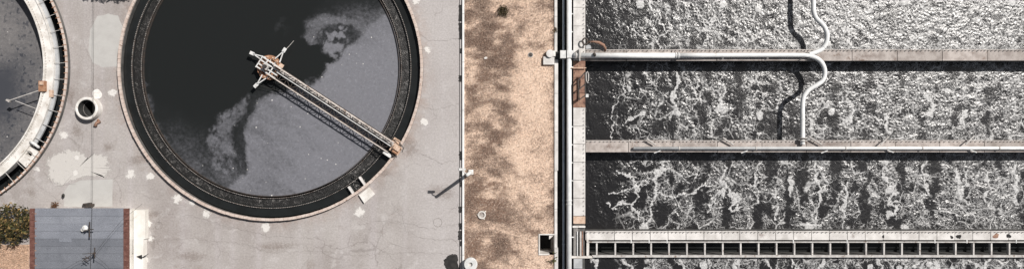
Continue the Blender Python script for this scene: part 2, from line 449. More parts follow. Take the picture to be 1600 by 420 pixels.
# ------------------------------------------------------------------ layout
RIM_Z = .35
C2 = P(422, 106, RIM_Z); C2 = Vector((C2.x, C2.y, 0))
C1 = P(-134, 105, RIM_Z); C1 = Vector((C1.x, C1.y, 0))
R_OUT, R_IN = 9.48, 9.315
WZ, WATZ = .45, -.70                           # top of the basin walls, aerated water level
KX0, KX1 = PX(722.6), PX(725.6)                # kerb between road and dry grass
TRX0, TRX1 = PX(866.5, .1), PX(872, .1)        # pale kerb of the pipe trench
WKX0, WKX1 = PX(896, WZ), PX(914.5, WZ)        # walkway on the end wall of the basins
EAST = 36.0
W1 = (PY(95, WZ), PY(77.5, WZ)); W2 = (PY(237.5, WZ), PY(219, WZ)); W3 = (PY(374.3, WZ), PY(360.5, WZ))
W4 = (PY(401.6, WZ), PY(398, WZ))
TOP, BOT = 9.75, -12.1

# ------------------------------------------------------------------ ground
def circle(c, r, n): return [(c.x + r * math.cos(2 * math.pi * k / n), c.y + r * math.sin(2 * math.pi * k / n)) for k in range(n)]
def cdt_sheet(name, outer, holes, mat, keep, z=0.0):
    pts = []; edges = []
    for loop in [outer] + holes:
        i = len(pts); pts += [Vector(p) for p in loop]; n = len(loop)
        edges += [(i + k, i + (k + 1) % n) for k in range(n)]
    v, e, f, *_ = delaunay_2d_cdt(pts, edges, [], 0, 1e-5)
    fs = []
    for t in f:
        c = sum((v[k] for k in t), Vector((0, 0))) / len(t)
        if keep(c): fs.append(t)
    me = bpy.data.meshes.new(name); me.from_pydata([(p.x, p.y, z) for p in v], [], fs); me.materials.append(M[mat]); me.update()
    for p in me.polygons:
        if p.normal.z < 0: p.flip()
    o = bpy.data.objects.new(name, me); COL.objects.link(o); return o
B = 400.0
MHC = P(143, 170); VA = (PX(843), PX(866.5), PY(396), PY(366))
rect = lambda x0, x1, y0, y1: [(x0, y0), (x1, y0), (x1, y1), (x0, y1)]
grass_rect = rect(KX1, TRX0, -60, 60)
basin_rect = rect(TRX0, EAST, BOT, TOP)
def keep_pave(c):
    if (c - C1.to_2d()).length < R_OUT - .05 or (c - C2.to_2d()).length < R_OUT - .05: return False
    if (c - MHC.to_2d()).length < .5: return False
    if KX1 < c.x < TRX0 and abs(c.y) < 60: return False
    if TRX0 < c.x < EAST and BOT < c.y < TOP: return False
    return True
pave = cdt_sheet('pavement', rect(-B, B, -B, B), [circle(C1, R_OUT - .05, 128), circle(C2, R_OUT - .05, 128), circle(MHC, .5, 32), grass_rect, basin_rect], 'pavement', keep_pave)
tag(pave, kind='structure')

# dry grass ground: a gently uneven grid with a hole for the vault
def dryness(x, y):
    px = x * S + 800; py = 210 - y * S
    d = .35 * fbm(px / 55, py / 42, 5, 2, .6) + .65 * fbm((px + .1 * py) / 24, (py + 5 * np.sin(px / 23)) / 12, 5, 12, .6)
    d = .55 + (d - .5) * 1.9
    d = d + .10 * np.sin((px + 6 * np.sin(py / 60)) / 9.0) * sstep(py, 120, 330)            # wheel tracks
    d = d + .16 * sstep(px, 780, 850) - .22 * np.exp(-((px - 752) / 16) ** 2) * .8 - .3 * np.exp(-((px - 866) / 7) ** 2)
    d = d - .16 * np.exp(-(((px - 775) / 26) ** 2 + ((py - 125) / 45) ** 2)) - .16 * np.exp(-(((px - 790) / 40) ** 2 + ((py - 355) / 60) ** 2))
    d = d + .3 * np.exp(-(((px - 835) / 25) ** 2 + ((py - 180) / 90) ** 2))
    return np.clip(d, .2, 1)
gx = np.arange(KX1, TRX0 + .001, (TRX0 - KX1) / 62); gy = np.arange(-30, 30.01, .10)
X, Y = np.meshgrid(gx, gy); nx, ny = len(gx), len(gy)
edge = np.clip(np.minimum(X - KX1, TRX0 - X) / .4, 0, 1)
Z = edge * (.10 * (fbm(X * .9, Y * .9, 4, 5) - .42)) + .004
ii = np.arange(nx * ny).reshape(ny, nx)
F = np.stack([ii[:-1, :-1], ii[:-1, 1:], ii[1:, 1:], ii[1:, :-1]], -1).reshape(-1, 4)
cx = X.ravel()[F].mean(1); cy = Y.ravel()[F].mean(1)
F = F[~((cx > VA[0] - .02) & (cx < VA[1] + .3) & (cy > VA[2] - .03) & (cy < VA[3] + .03))]
soil = link_mesh('dry_grass_ground', np_mesh('dry_grass_ground', np.stack([X, Y, Z], -1).reshape(-1, 3), F, 'soil', True, {'dry': dryness(X, Y)}))
tag(soil, kind='structure')

# short dead blades lying on it
def blades(n, x0, x1, y0, y1, density, colf, hgt, wid, name, label, cat, skip=None):
    x = rng.uniform(x0, x1, n); y = rng.uniform(y0, y1, n)
    k = rng.random(n) < density(x, y)
    if skip is not None: k &= ~skip(x, y)
    x, y = x[k], y[k]; n = len(x)
    a = rng.uniform(0, 2 * np.pi, n); L = rng.uniform(*hgt, n); lean = rng.uniform(.35, 1.25, n)
    dx, dy, dz = np.cos(a) * np.sin(lean) * L, np.sin(a) * np.sin(lean) * L, np.cos(lean) * L
    wv = rng.uniform(*wid, n); sx, sy = -np.sin(a) * wv, np.cos(a) * wv
    z = np.full(n, .0)
    v = np.stack([np.stack([x - sx, y - sy, z], -1), np.stack([x + sx, y + sy, z], -1), np.stack([x + dx, y + dy, z + dz], -1)], 1).reshape(-1, 3)
    c = np.repeat(colf(x, y, n), 3, 0); c = np.concatenate([c, np.ones((len(c), 1))], 1)
    o = link_mesh(name, np_mesh(name, v, np.arange(3 * n).reshape(-1, 3), 'blade', False, None, c))
    return tag(o, label, cat, kind='stuff')
def straw(x, y, n):
    d = dryness(x, y)[:, None]; r = rng.random((n, 1))
    c = np.array([.215, .145, .112]) * (1 - d) + np.array([.76, .60, .49]) * d
    return c * (.5 + .8 * r)
blades(150000, KX1 + .04, TRX0 - .03, -9.5, 9.5, lambda x, y: .25 + .75 * (1 - dryness(x, y)), straw, (.06, .20), (.006, .014),
       'dry_grass', 'short bleached dry grass covering the strip beside the road', 'grass',
       lambda x, y: (x > VA[0] - .05) & (y > VA[2] - .05) & (y < VA[3] + .05))

# ------------------------------------------------------------------ flat marks on the pavement
def blob(cx, cy, r, n=18, rough=.35, sq=1.0, rot=0.0):
    ph = [rnd.uniform(0, 6.28) for _ in range(5)]
    out = []
    for k in range(n):
        a = 2 * math.pi * k / n
        q = 1 + rough * sum(math.sin((i + 2) * a + ph[i]) / (i + 1.5) for i in range(5))
        q = max(q, .25)
        x, y = math.cos(a) * q * r, math.sin(a) * q * r * sq
        out.append((cx + x * math.cos(rot) - y * math.sin(rot), cy + x * math.sin(rot) + y * math.cos(rot)))
    return out
def rough_poly(pix, amp=1.2, sub=5):
    out = []
    for k in range(len(pix)):
        a, b = pix[k], pix[(k + 1) % len(pix)]
        for j in range(sub):
            u = j / sub
            out.append(P(a[0] + (b[0] - a[0]) * u + rnd.uniform(-amp, amp), a[1] + (b[1] - a[1]) * u + rnd.uniform(-amp, amp)).to_2d())
    return [(p.x, p.y) for p in out]
mk = 0
def mark(name, poly, mat, z=.004):
    global mk; mk += 1
    return MB().sheet(poly, z).build(name, mat, pave)
mark('repair_patch', rough_poly([(152, 26), (170, 22), (184, 25), (192, 42), (190, 70), (187, 92), (183, 104), (160, 105), (145, 98), (138, 78), (141, 48)], .5), 'patch_grey')
mark0 = ((rough_poly([(66, 266), (62, 250), (84, 236), (104, 229), (124, 233), (140, 243), (152, 236), (170, 238), (178, 246), (176, 258), (184, 264), (172, 279), (150, 277), (128, 279), (108, 286), (92, 296), (76, 290), (64, 280)], 1.6)))
mark('repair_patch', rough_poly([(176, 280), (128, 281), (108, 288), (100, 300), (100, 322), (140, 323), (176, 322)], .4), 'patch_grey', .0055)
def soft_mark(name, poly, mat, z, core=.55, parent=None):
    """a stain whose ragged edge fades into the paving"""
    c = Vector((sum(p[0] for p in poly) / len(poly), sum(p[1] for p in poly) / len(poly))); n = len(poly)
    v = [(c.x, c.y, z)] + [(c.x + (p[0] - c.x) * core, c.y + (p[1] - c.y) * core, z) for p in poly] + [(p[0], p[1], z) for p in poly]
    f = [(0, 1 + k, 1 + (k + 1) % n) for k in range(n)]
    for k in range(n):
        a, b_ = 1 + k, 1 + (k + 1) % n; f += [(a, a + n, b_ + n), (a, b_ + n, b_)]
    me = np_mesh(name, np.array(v), np.array(f), mat, True, {'fade': np.array([1.0] * (n + 1) + [0.0] * n)})
    return link_mesh(name, me, parent or pave)
for i, (x, y, r, cr) in enumerate([(100, 211, 11, .3), (176, 145, 11, .3), (118, 270, 9, .2), (204, 272, 15, .12), (235, 275, 8.5, .5), (663, 190, 9, .45), (668, 78, 11, .1), (650, 1, 10, .4),
                     (562, 331, 13, .3), (415, 355, 12, .35), (322, 334, 13, .12), (277, 310, 14, .2), (236, 372, 9, .15), (232, 348, 9, .3), (120, 246, 9, .2), (58, 264, 7, .2), (300, 316, 10, .1), (228, 405, 9, .1)]):
    q = P(x, y); soft_mark('white_splash', blob(q.x, q.y, r / S, 18, .15), 'splash_soft', .0065 + .0002 * i, cr)
for i, (x, y, r, sq) in enumerate([(240, 335, 22, .4), (120, 205, 16, 1), (690, 300, 40, .5), (430, 385, 60, .25), (600, 270, 22, .5), (215, 250, 30, .6), (110, 150, 14, 2), (300, 400, 40, .4), (640, 230, 26, 1.2), (48, 300, 24, .5), (170, 230, 22, .5), (205, 180, 10, 3)]):
    q = P(x, y); soft_mark('dirt_stain', blob(q.x, q.y, r / S, 20, .2, sq), 'dirt_soft', .0105 + .0002 * i, .2)
for (x, y, r) in [(152, 147, 7.5)]:
    q = P(x, y); mark('white_splash', blob(q.x, q.y, r / S, 20, .08), 'splash_white', .0105)
soft_mark('repair_patch', mark0, 'pale_soft', .0048, .72)
def crack(pix, wd=.0065, amp=2.2):
    pts = [P(*p).to_2d() for p in pix]; path = []
    for a, b in zip(pts[:-1], pts[1:]):
        n = max(3, int((b - a).length / .12))
        for k in range(n): path.append(a.lerp(b, k / n) + Vector((rnd.gauss(0, amp / S * .5), rnd.gauss(0, amp / S * .5))))
    path.append(pts[-1]); m = MB()
    for k in range(len(path)):
        d = (path[min(k + 1, len(path) - 1)] - path[max(0, k - 1)]).normalized(); nrm = Vector((-d.y, d.x)) * wd * rnd.uniform(.4, 1.2)
        m.v += [(*(path[k] - nrm), .0135), (*(path[k] + nrm), .0135)]
    for k in range(len(path) - 1): m.f.append((2 * k, 2 * k + 2, 2 * k + 3, 2 * k + 1))
    return m.build('crack', 'crack', pave)
for c in [[(560, 352), (592, 344), (640, 349), (672, 357), (718, 350)], [(612, 318), (628, 336), (634, 362), (660, 372), (720, 376)], [(612, 336), (624, 312), (636, 300)],
          [(420, 394), (500, 392), (560, 399), (640, 394), (720, 398)], [(470, 420), (486, 398), (480, 380)], [(640, 45), (668, 62), (690, 65), (718, 60)], [(640, 160), (680, 172), (718, 163)],
          [(230, 330), (300, 338), (350, 352), (420, 368), (500, 372)], [(228, 378), (300, 372), (380, 380), (420, 394)], [(30, 250), (60, 290), (96, 318)], [(70, 270), (86, 290), (118, 287)],
          [(128, 60), (142, 92), (146, 140)], [(215, 300), (240, 312), (262, 300)], [(120, 190), (124, 215), (118, 226)], [(660, 240), (690, 255), (716, 250)], [(580, 405), (610, 380), (640, 388)], [(330, 420), (345, 395), (338, 376)]]:
    crack(c)
for (x, y, r) in [(248, 352, 6), (684, 347, 7)]:            # round iron covers sunk in the paving
    q = P(x, y); MB().lathe([(r / S - .025, .006), (r / S, .006), (r / S, .012), (r / S - .025, .012)], 28, q).build('cover_ring', 'crack', pave)
# tarred joint with ragged patches along the kerb
MB().box(PX(717.6), PX(718.6), -40, 40, .004, .0075).build('tar_joint', 'matt_black', pave)
for (y0, y1, wd) in [(8, 34, 4), (36, 62, 4), (76, 84, 2.5), (118, 128, 4), (236, 250, 3.5), (265, 276, 3), (283, 292, 2), (322, 332, 4), (348, 358, 4), (360, 374, 5), (376, 384, 2.5)]:
    pts = []; n = 9
    for k in range(n + 1): pts.append(P(720.8 - wd + rnd.uniform(-.8, .8), y0 + (y1 - y0) * k / n).to_2d())
    for k in range(n, -1, -1): pts.append(P(721.4 + rnd.uniform(-.6, .6), y0 + (y1 - y0) * k / n).to_2d())
    mark('dark_patch', [(p.x, p.y) for p in pts], 'matt_black', .0095)

mark('dark_patch', rough_poly([(693, 406), (698, 401), (702, 397), (708, 396), (714, 397.5), (716, 403), (715, 411), (718, 419), (717, 432), (704, 432), (699, 424), (695, 415)], .7), 'matt_black', .0096)  # flat black blot on the road left of the kerb
# white kerb in lengths
kerb = thing('kerb', ((KX0 + KX1) / 2, 0, 0), 'narrow white kerb between the grey road and the dry grass', 'kerb')
km = MB().box(-.06, .06, -1.49, 1.49, -.1, .12).mesh('kerb_stone', 'kerb')
for k in range(-6, 7): link_mesh('kerb_stone', km, kerb, Matrix.Translation(((KX0 + KX1) / 2, k * 3.0, 0)))

# ------------------------------------------------------------------ clarifiers
def coping_mesh(c, R0, R1, z0, z1, n):
    m = MB()
    for k in range(n):
        a0 = 2 * math.pi * k / n; a1 = 2 * math.pi * (k + .955) / n
        j = rnd.uniform(-.006, .006); zz = z1 + rnd.uniform(-.012, .012)
        q = [(R0 + j, a0), (R1 + j, a0), (R1 + j, a1), (R0 + j, a1)]
        pt = [(c.x + r * math.cos(a), c.y + r * math.sin(a)) for r, a in q]
        m.quadbox([(*p, z0) for p in pt] + [(*p, zz) for p in pt])
    return m
def teeth_mesh(c, r, z0, z1, n, t=.03, fill=.55):
    m = MB()
    for k in range(n):
        a0 = 2 * math.pi * k / n; a1 = 2 * math.pi * (k + fill) / n
        pt = [(c.x + q * math.cos(a), c.y + q * math.sin(a)) for q, a in ((r - t / 2, a0), (r + t / 2, a0), (r + t / 2, a1), (r - t / 2, a1))]
        m.quadbox([(*p, z0) for p in pt] + [(*p, z1) for p in pt])
    return m
def polar_water(name, c, R, z, mat, fld, nr=170, nt_=760):
    r = np.sqrt(np.linspace(0.0002, 1, nr)) * R; th = np.linspace(0, 2 * np.pi, nt_, endpoint=False)
    RR, TT = np.meshgrid(r, th, indexing='ij'); x = c.x + RR * np.cos(TT); y = c.y + RR * np.sin(TT)
    i = np.arange(nr * nt_).reshape(nr, nt_); j = np.roll(i, -1, 1)
    F = np.stack([i[:-1], i[1:], j[1:], j[:-1]], -1).reshape(-1, 4)
    px = x / (H - z) * H * S + 800; py = 210 - y / (H - z) * H * S
    o = link_mesh(name, np_mesh(name, np.stack([x, y, np.full_like(x, z)], -1).reshape(-1, 3), F, mat, True, {'scum': fld(px, py)}))
    return tag(o, kind='structure')

# --- the full tank in the middle
def scum_field(px, py):
    wx = px + 24 * (fbm(px / 24, py / 24, 6, 1, .68) - .5); wy = py + 24 * (fbm(px / 24, py / 24, 6, 8, .68) - .5)
    A = [(446, 143), (470, 132), (500, 125), (509, 113), (512, 101), (524, 92), (535, 80), (546, 72), (560, 62), (574, 42), (600, 20), (660, 20), (660, 350), (400, 350), (330, 310),
         (345, 300), (368, 288), (384, 270), (386, 250), (383, 225), (380, 205), (388, 182), (402, 163), (420, 149)]
    s = sstep(poly_sdf(wx, wy, A), -7, 6) * (.62 + .38 * sstep(py, 30, 120))
    # the top right clears slowly towards the dark water
    soft = sstep(wx - 455 - .5 * np.abs(wy - 40), 0, 70) * sstep(wy, -25, 60) * sstep(wx + wy * .0, 470, 500) * .5
    soft = soft * (1 - sstep(poly_sdf(wx, wy, [(430, 68), (498, 66), (520, 92), (512, 120), (440, 150), (400, 150)]), -3, 3))
    s = np.maximum(s, soft)
    Bp = [(480, 68), (479, 50), (486, 34), (503, 24), (530, 23), (560, 34), (566, 48), (548, 42), (520, 37), (506, 42), (497, 53), (498, 67)]
    s = np.maximum(s, .52 * sstep(poly_sdf(wx, wy, Bp), -12, 5) * (1 - sstep(poly_sdf(wx, wy, [(470, 68), (500, 67), (520, 95), (480, 100)]), -2, 2)))
    pit = sstep(poly_sdf(wx, wy, [(497, 60), (504, 44), (520, 36), (545, 42), (562, 52), (562, 64), (548, 70), (536, 82), (522, 94), (508, 82)]), -3, 4)
    cl = fbm(px / 9, py / 9, 4, 31, .6)
    s = s * (1 - pit) + pit * (.20 + .6 * sstep(cl, .40, .62) * sstep(poly_sdf(wx, wy, [(499, 52), (515, 42), (536, 46), (541, 62), (536, 80), (524, 92), (508, 78)]), -4, 4))
    E = [(330, 262), (326, 240), (319, 214), (322, 202), (338, 192), (348, 178), (364, 166), (378, 156), (386, 149), (392, 155), (386, 168), (374, 184), (366, 204), (363, 226), (373, 246), (375, 262), (360, 275), (344, 278)]
    e = sstep(poly_sdf(wx, wy, E), -8, 7)
    s = np.maximum(s, e * (.26 + .48 * sstep(fbm(px / 13, py / 17, 6, 21, .7), .36, .60)))
    # thin grey film spreading from the lower left rim
    film = sstep((wy - 175) + (wx - 330) * -.35, -10, 130) * .60 * (1 - sstep(px, 400, 470))
    film = film * (.6 + .8 * (fbm(px / 30, py / 30, 5, 41) - .2))
    chan = sstep(poly_sdf(wx, wy, [(420, 140), (396, 150), (372, 190), (366, 225), (378, 262), (352, 288), (380, 292), (392, 260), (388, 200), (402, 165)]), -12, 8) * .22
    s = np.maximum(s, np.maximum(film, chan))
    arc = np.hypot(px - 425, py - 107)
    s = np.maximum(s, .35 * sstep(arc, 186, 199) * sstep(fbm(px / 9, py / 9, 4, 51), .42, .62) * sstep(py, 60, 160) )
    s = s * (.86 + .28 * fbm(px / 60, py / 60, 5, 61))
    s = s * (.74 + .40 * sstep(px, 400, 590)) * (.75 + .5 * fbm((px + .5 * py + 20 * fbm(px / 50, py / 50, 3, 95)) / 52, (py - .5 * px + 30 * fbm(px / 50, py / 50, 3, 96)) / 15, 6, 91, .6))
    # faint streaks left by the scraper
    s = s * (1 - .14 * sstep(fbm((px + py) / 70, (px - py) / 14, 4, 71), .52, .7) * sstep(py, 150, 220))
    # small pale wisp in the dark water
    s = np.maximum(s, .16 * np.exp(-(((px - 437) / 14) ** 2 + ((py - 40) / 18) ** 2)) * sstep(fbm(px / 8, py / 8, 4, 81), .4, .6))
    return np.clip(s, 0, 1)
polar_water('water', C2, 8.0, .05, 'scum_water', scum_field)
moat = MB().lathe([(8.60, .040), (9.25, .040), (9.25, .035), (8.60, .035)], 160, (C2.x, C2.y, 0)).build('water', 'black_water'); tag(moat, kind='structure')

tank2 = thing('clarifier_tank', C2, 'large round settling tank, full of dark water with grey scum, crossed by the bridge', 'settling tank', 'round settling tanks')
MB().lathe([(R_IN + .02, -2.5), (R_OUT - .02, -2.5), (R_OUT - .02, .24), (R_IN + .02, .24)], 160, C2).build('tank_wall', 'tank_concrete', tank2)
MB().lathe([(0.01, -2.6), (R_OUT - .05, -2.6), (R_OUT - .05, -2.5), (.01, -2.5)], 96, C2).build('tank_floor', 'tank_concrete', tank2)
tag(coping_mesh(C2, R_IN, R_OUT, .245, RIM_Z, 212).build('coping', 'coping', tank2), kind='stuff')
MB().lathe([(8.115, -.30), (8.665, -.30), (8.665, -.03), (8.115, -.03)], 160, C2).build('launder_floor', 'launder', tank2)
for r_ in (8.70, 8.10):
    MB().lathe([(r_ - .02, -.4), (r_ + .02, -.4), (r_ + .02, .10), (r_ - .02, .10)], 160, C2).build('weir_plate', 'dark_steel', tank2)
    tag(teeth_mesh(C2, r_, .102, .16, int(r_ * 56), .026, .5).build('weir_teeth', 'deck_steel', tank2), kind='stuff')
MB().lathe([(7.955, -.4), (7.985, -.4), (7.985, .16), (7.955, .16)], 160, C2).build('scum_baffle', 'dark_steel', tank2)
# algae clumps and froth in the launder
m = MB()
for k in range(900):
    a = rnd.uniform(0, 6.283); r_ = rnd.uniform(8.16, 8.62); s_ = rnd.uniform(.015, .05)
    m.dome((C2.x + r_ * math.cos(a), C2.y + r_ * math.sin(a), -.035), s_, s_ * .8, 6, 2)
tag(m.build('algae_clump', 'launder', tank2), kind='stuff')
# outlet baffles across the ring of clear water
for (a, b) in [((545, 291), (553, 303)), ((562, 276), (571, 289))]:
    MB().bar(P(*a, .2), P(*b, .2), .11, .3).build('outlet_baffle', 'pale_concrete', tank2)
m = MB()
for k in range(60):
    q = P(rnd.gauss(556, 5), rnd.gauss(286, 6), .06); m.dome((q.x, q.y, .04), rnd.uniform(.03, .09), .05, 7, 3)
tag(m.build('outlet_froth', 'launder', tank2), kind='stuff')
q = [P(*p) for p in [(561.5, 304), (577, 292), (586, 303), (570, 317)]]
slab = MB().prism([(p.x, p.y) for p in q], .0, .16).build('concrete_slab', 'white_concrete', origin=(q[0] + q[2]) / 2)
tag(slab, 'pale concrete outlet slab lying against the lower right of the middle tank', 'slab')

# --- rotating bridge
ang = math.atan2(-(234 - 107), (622 - 426)); ux = Vector((math.cos(ang), math.sin(ang), 0)); uy = Vector((-ux.y, ux.x, 0))
def L(x, y, z): return C2 + ux * x + uy * y + Vector((0, 0, z))
bridge = thing('scraper_bridge', (C2.x, C2.y, 0), 'long grey truss bridge reaching from the middle of the round tank to its rim', 'bridge')
BR = 9.05
def lbox(m, x0, x1, y0, y1, z0, z1):
    return m.quadbox([L(x0, y0, z0), L(x1, y0, z0), L(x1, y1, z0), L(x0, y1, z0), L(x0, y0, z1), L(x1, y0, z1), L(x1, y1, z1), L(x0, y1, z1)])
n = 22; stp = (BR - .7) / n
for k in range(n):                             # deck plates
    lbox(MB(), .7 + k * stp, .7 + (k + .955) * stp, -.02, .30, .62, .65 + rnd.uniform(-.004, .004)).build('deck_plate', 'deck_steel', bridge)
for sy, zt in ((.36, 1.02), (-.34, .98)):
    MB().bar(L(.3, sy, .60), L(BR, sy, .60), .07, .09).build('bottom_chord', 'dark_steel', bridge)
    MB().bar(L(.3, sy, zt), L(BR, sy, zt), .065 if sy > 0 else .05, .06).build('top_chord', 'chord_paint', bridge)
    m = MB(); k = 0; x = .5
    while x < BR - .3:
        x2 = x + .40
        m.bar(L(x, sy, .6), L(x, sy, zt), .035, .035)
        m.bar(L(x, sy, .6 if k % 2 else zt), L(x2, sy, zt if k % 2 else .6), .03, .03); x = x2; k += 1
    m.build('truss_web', 'dark_steel', bridge)
m = MB(); k = 0; x = .5
while x < BR - .4:                             # horizontal lattice between the lower chords
    m.bar(L(x, -.34, .585), L(x + .42, .0, .585), .03, .03) if k % 2 else m.bar(L(x, 0, .585), L(x + .42, -.34, .585), .03, .03)
    m.bar(L(x, -.34, .57), L(x, .36, .57), .03, .03); x += .42; k += 1
m.build('lattice', 'dark_steel', bridge)
MB().bar(L(.6, .04, .68), L(BR - .1, .04, .68), .05, .06).build('toe_board', 'white_paint', bridge)
for k in range(10): MB().bar(L(1.0 + k * .83, .31, .665), L(1.0 + k * .83 + .4, .20, .665), .02, .012).build('deck_strap', 'dark_steel', bridge)
# hub
MB().lathe([(.35, -2.4), (.62, -2.4), (.62, .38), (.35, .38)], 32, C2).build('center_pier', 'rust', bridge)
MB().lathe([(.52, .42), (.76, .42), (.76, .52), (.52, .52)], 36, C2).build('turntable_ring', 'rust', bridge)
m = MB()
for k in range(9):
    a = 2 * math.pi * k / 9; m.bar(C2 + Vector((.2 * math.cos(a), .2 * math.sin(a), .48)), C2 + Vector((.6 * math.cos(a), .6 * math.sin(a), .48)), .05, .05)
m.build('ring_spoke', 'grey_steel', bridge)
for k in range(12):
    a = 2 * math.pi * k / 12 + .1
    MB().lathe([(.0, 0), (.055, 0), (.055, .07), (.0, .07)], 8, C2 + Vector((.64 * math.cos(a), .64 * math.sin(a), .52))).build('roller', 'pale_rust', bridge)
m = MB()
for yy in (-.34, -.12, .14, .36): m.bar(L(-.62, yy, .72), L(.75, yy, .72), .07, .09)
for xx in (-.6, -.2, .3): m.bar(L(xx, -.4, .80), L(xx, .42, .80), .06, .06)
m.build('hub_frame', 'white_paint', bridge)
lbox(MB(), -.22, .12, -.18, .12, .83, 1.05).build('drive_box', 'grey_steel', bridge)
MB().lathe([(0, 0), (.11, 0), (.11, .22), (0, .22)], 14, L(-.05, -.02, 1.05)).build('drive_motor', 'dark_steel', bridge)
lbox(MB(), .45, .72, .40, .62, .5, .58).build('rust_plate', 'pale_rust', bridge)
for (tip, f1, f2) in [((396, 84.5), (409, 94), (416, 90)), ((443, 80.5), (430, 92), (437, 98)), ((401.5, 132), (410, 117), (418, 121))]:
    za = .62; t_ = P(*tip, za); arm = MB().bar(t_, P(*f1, za), .06, .06).build('outrigger_arm', 'white_paint', bridge)
    MB().bar(t_, P(*f2, za), .06, .06).build('strut', 'white_paint', arm)
    d = (t_ - P((f1[0] + f2[0]) / 2, (f1[1] + f2[1]) / 2, za)).normalized()
    MB().bar(t_ - d * .05, t_ + d * .24, .2, .05).build('end_plate', 'white_paint', arm)
MB().tube([P(404, 133, .5), P(470, 152, .35), P(528, 176, .3), P(560, 192, .4)], .012, 5).build('stay_cable', 'cable', bridge)
MB().tube([P(446, 78, .5), P(452, 72, .2), P(459, 64, .07)], .014, 5).build('skimmer_chain', 'grey_steel', bridge)
# end truck on the rim
et = lbox(MB(), 8.98, 9.62, -.22, .30, .48, .62).build('end_truck', 'pale_rust', bridge)
lbox(MB(), 9.15, 9.55, .02, .34, .62, .92).build('motor', 'pale_rust', et)
MB().tube([L(9.2, -.12, .70), L(9.55, -.12, .70)], .12, 12).build('gear_drum', 'rust', et)
lbox(MB(), 8.75, 9.3, -.62, -.40, .45, .52).build('step_plate', 'white_paint', et)
m = MB(); m.bar(L(8.8, .42, .6), L(9.2, .58, .9), .04, .04); m.bar(L(9.2, .58, .9), L(9.7, .40, .9), .04, .04); m.bar(L(9.7, .4, .9), L(9.75, .1, .7), .04, .04)
m.build('hand_rail', 'dark_steel', et)
lbox(MB(), 8.85, 9.3, .33, .62, .5, .66).build('cable_box', 'pale_rust', et)
for yy in (-.36, .36):
    a = L(9.35, yy - .03, .35 + .14); b = L(9.35, yy + .05, .35 + .14)
    MB().tube([a, b], .135, 14).build('wheel', 'dark_steel', et)

# --- the drained tank at the left
def dry_field(px, py):
    s = .60 + .9 * (fbm(px / 70, py / 70, 5, 4) - .5) - .55 * np.exp(-(((px + 5) / 38) ** 2 + ((py - 150) / 75) ** 2)) + .15 * sstep(py, 120, 0)
    d = fbm(px / 5, py / 5, 3, 14)
    s = s - .35 * sstep(d, .66, .74)
    return np.clip(s, 0.02, 1)
SZ = -1.0
polar_water('water', C1, 7.72, SZ, 'dry_scum', dry_field)
moat1 = MB().lathe([(7.7, SZ), (9.25, SZ), (9.25, SZ - .01), (7.7, SZ - .01)], 160, (C1.x, C1.y, 0)).build('water', 'black_water'); tag(moat1, kind='structure')
tank1 = thing('clarifier_tank', C1, 'drained round settling tank with a white inner gutter, cut off by the left edge', 'settling tank', 'round settling tanks')
MB().lathe([(R_IN + .02, -2.5), (R_OUT - .02, -2.5), (R_OUT - .02, .24), (R_IN + .02, .24)], 160, C1).build('tank_wall', 'tank_concrete', tank1)
tag(coping_mesh(C1, R_IN + .05, R_OUT - .01, .245, RIM_Z, 170).build('coping', 'coping', tank1), kind='stuff')
m = MB()
for k in range(170):
    a = 2 * math.pi * (k + .95) / 170
    m.bar(C1 + Vector((math.cos(a) * (R_IN - .02), math.sin(a) * (R_IN - .02), RIM_Z + .01)), C1 + Vector((math.cos(a) * (R_OUT + .03), math.sin(a) * (R_OUT + .03), RIM_Z + .01)), .035, .03)
tag(m.build('coping_clamp', 'rust', tank1), kind='stuff')
tr = MB().lathe([(7.98, -.05), (8.50, -.05), (8.50, .12), (7.98, .12)], 160, C1).build('launder_trough', 'white_concrete', tank1)
MB().lathe([(7.90, -.25), (7.98, -.25), (7.98, .22), (7.90, .22)], 160, C1).build('inner_lip', 'white_concrete', tank1)
tag(teeth_mesh(C1, 8.03, .122, .17, 300, .03, .6).build('weir_teeth', 'grey_steel', tank1), kind='stuff')
MB().lathe([(8.50, -.25), (8.56, -.25), (8.56, .22), (8.50, .22)], 160, C1).build('outer_lip', 'white_concrete', tank1)
A = math.radians
MB().lathe([(8.565, -.05), (8.77, -.05), (8.77, .06), (8.565, .06)], 80, C1, A(-33), A(70)).build('gutter_ledge', 'grey_lip', tank1)
bm_ = MB().box(8.57, R_IN + .05, -.014, .014, .17, .20).mesh('bracket', 'grey_steel')
for k in range(56):
    a = 2 * math.pi * k / 56 + .03
    link_mesh('bracket', bm_, tank1, Matrix.Translation(C1) @ Matrix.Rotation(a, 4, 'Z'))
# white outlet crossing of the gutter with a broken hole
def T1(r, deg, z): return C1 + Vector((r * math.cos(A(deg)), r * math.sin(A(deg)), z))
for d0, d1, r0, r1 in [(-42.6, -38.6, 8.55, 9.2), (-38.6, -36.6, 8.55, 8.66), (-38.6, -36.6, 8.98, 9.2), (-36.6, -35.0, 8.55, 9.2)]:
    p4 = [T1(r0, d0, 0), T1(r1, d0, 0), T1(r1, d1, 0), T1(r0, d1, 0)]
    MB().prism([(p.x, p.y) for p in p4], -.1, .14).build('outlet_slab', 'white_concrete', tank1)
arch = [T1(8.5 + .62 * k / 10, -33.2 + 1.0 * math.sin(math.pi * k / 10), .18 + .30 * math.sin(math.pi * k / 10)) for k in range(11)]
MB().tube(arch, .09, 10).build('vent_pipe', 'white_paint', tank1, True)
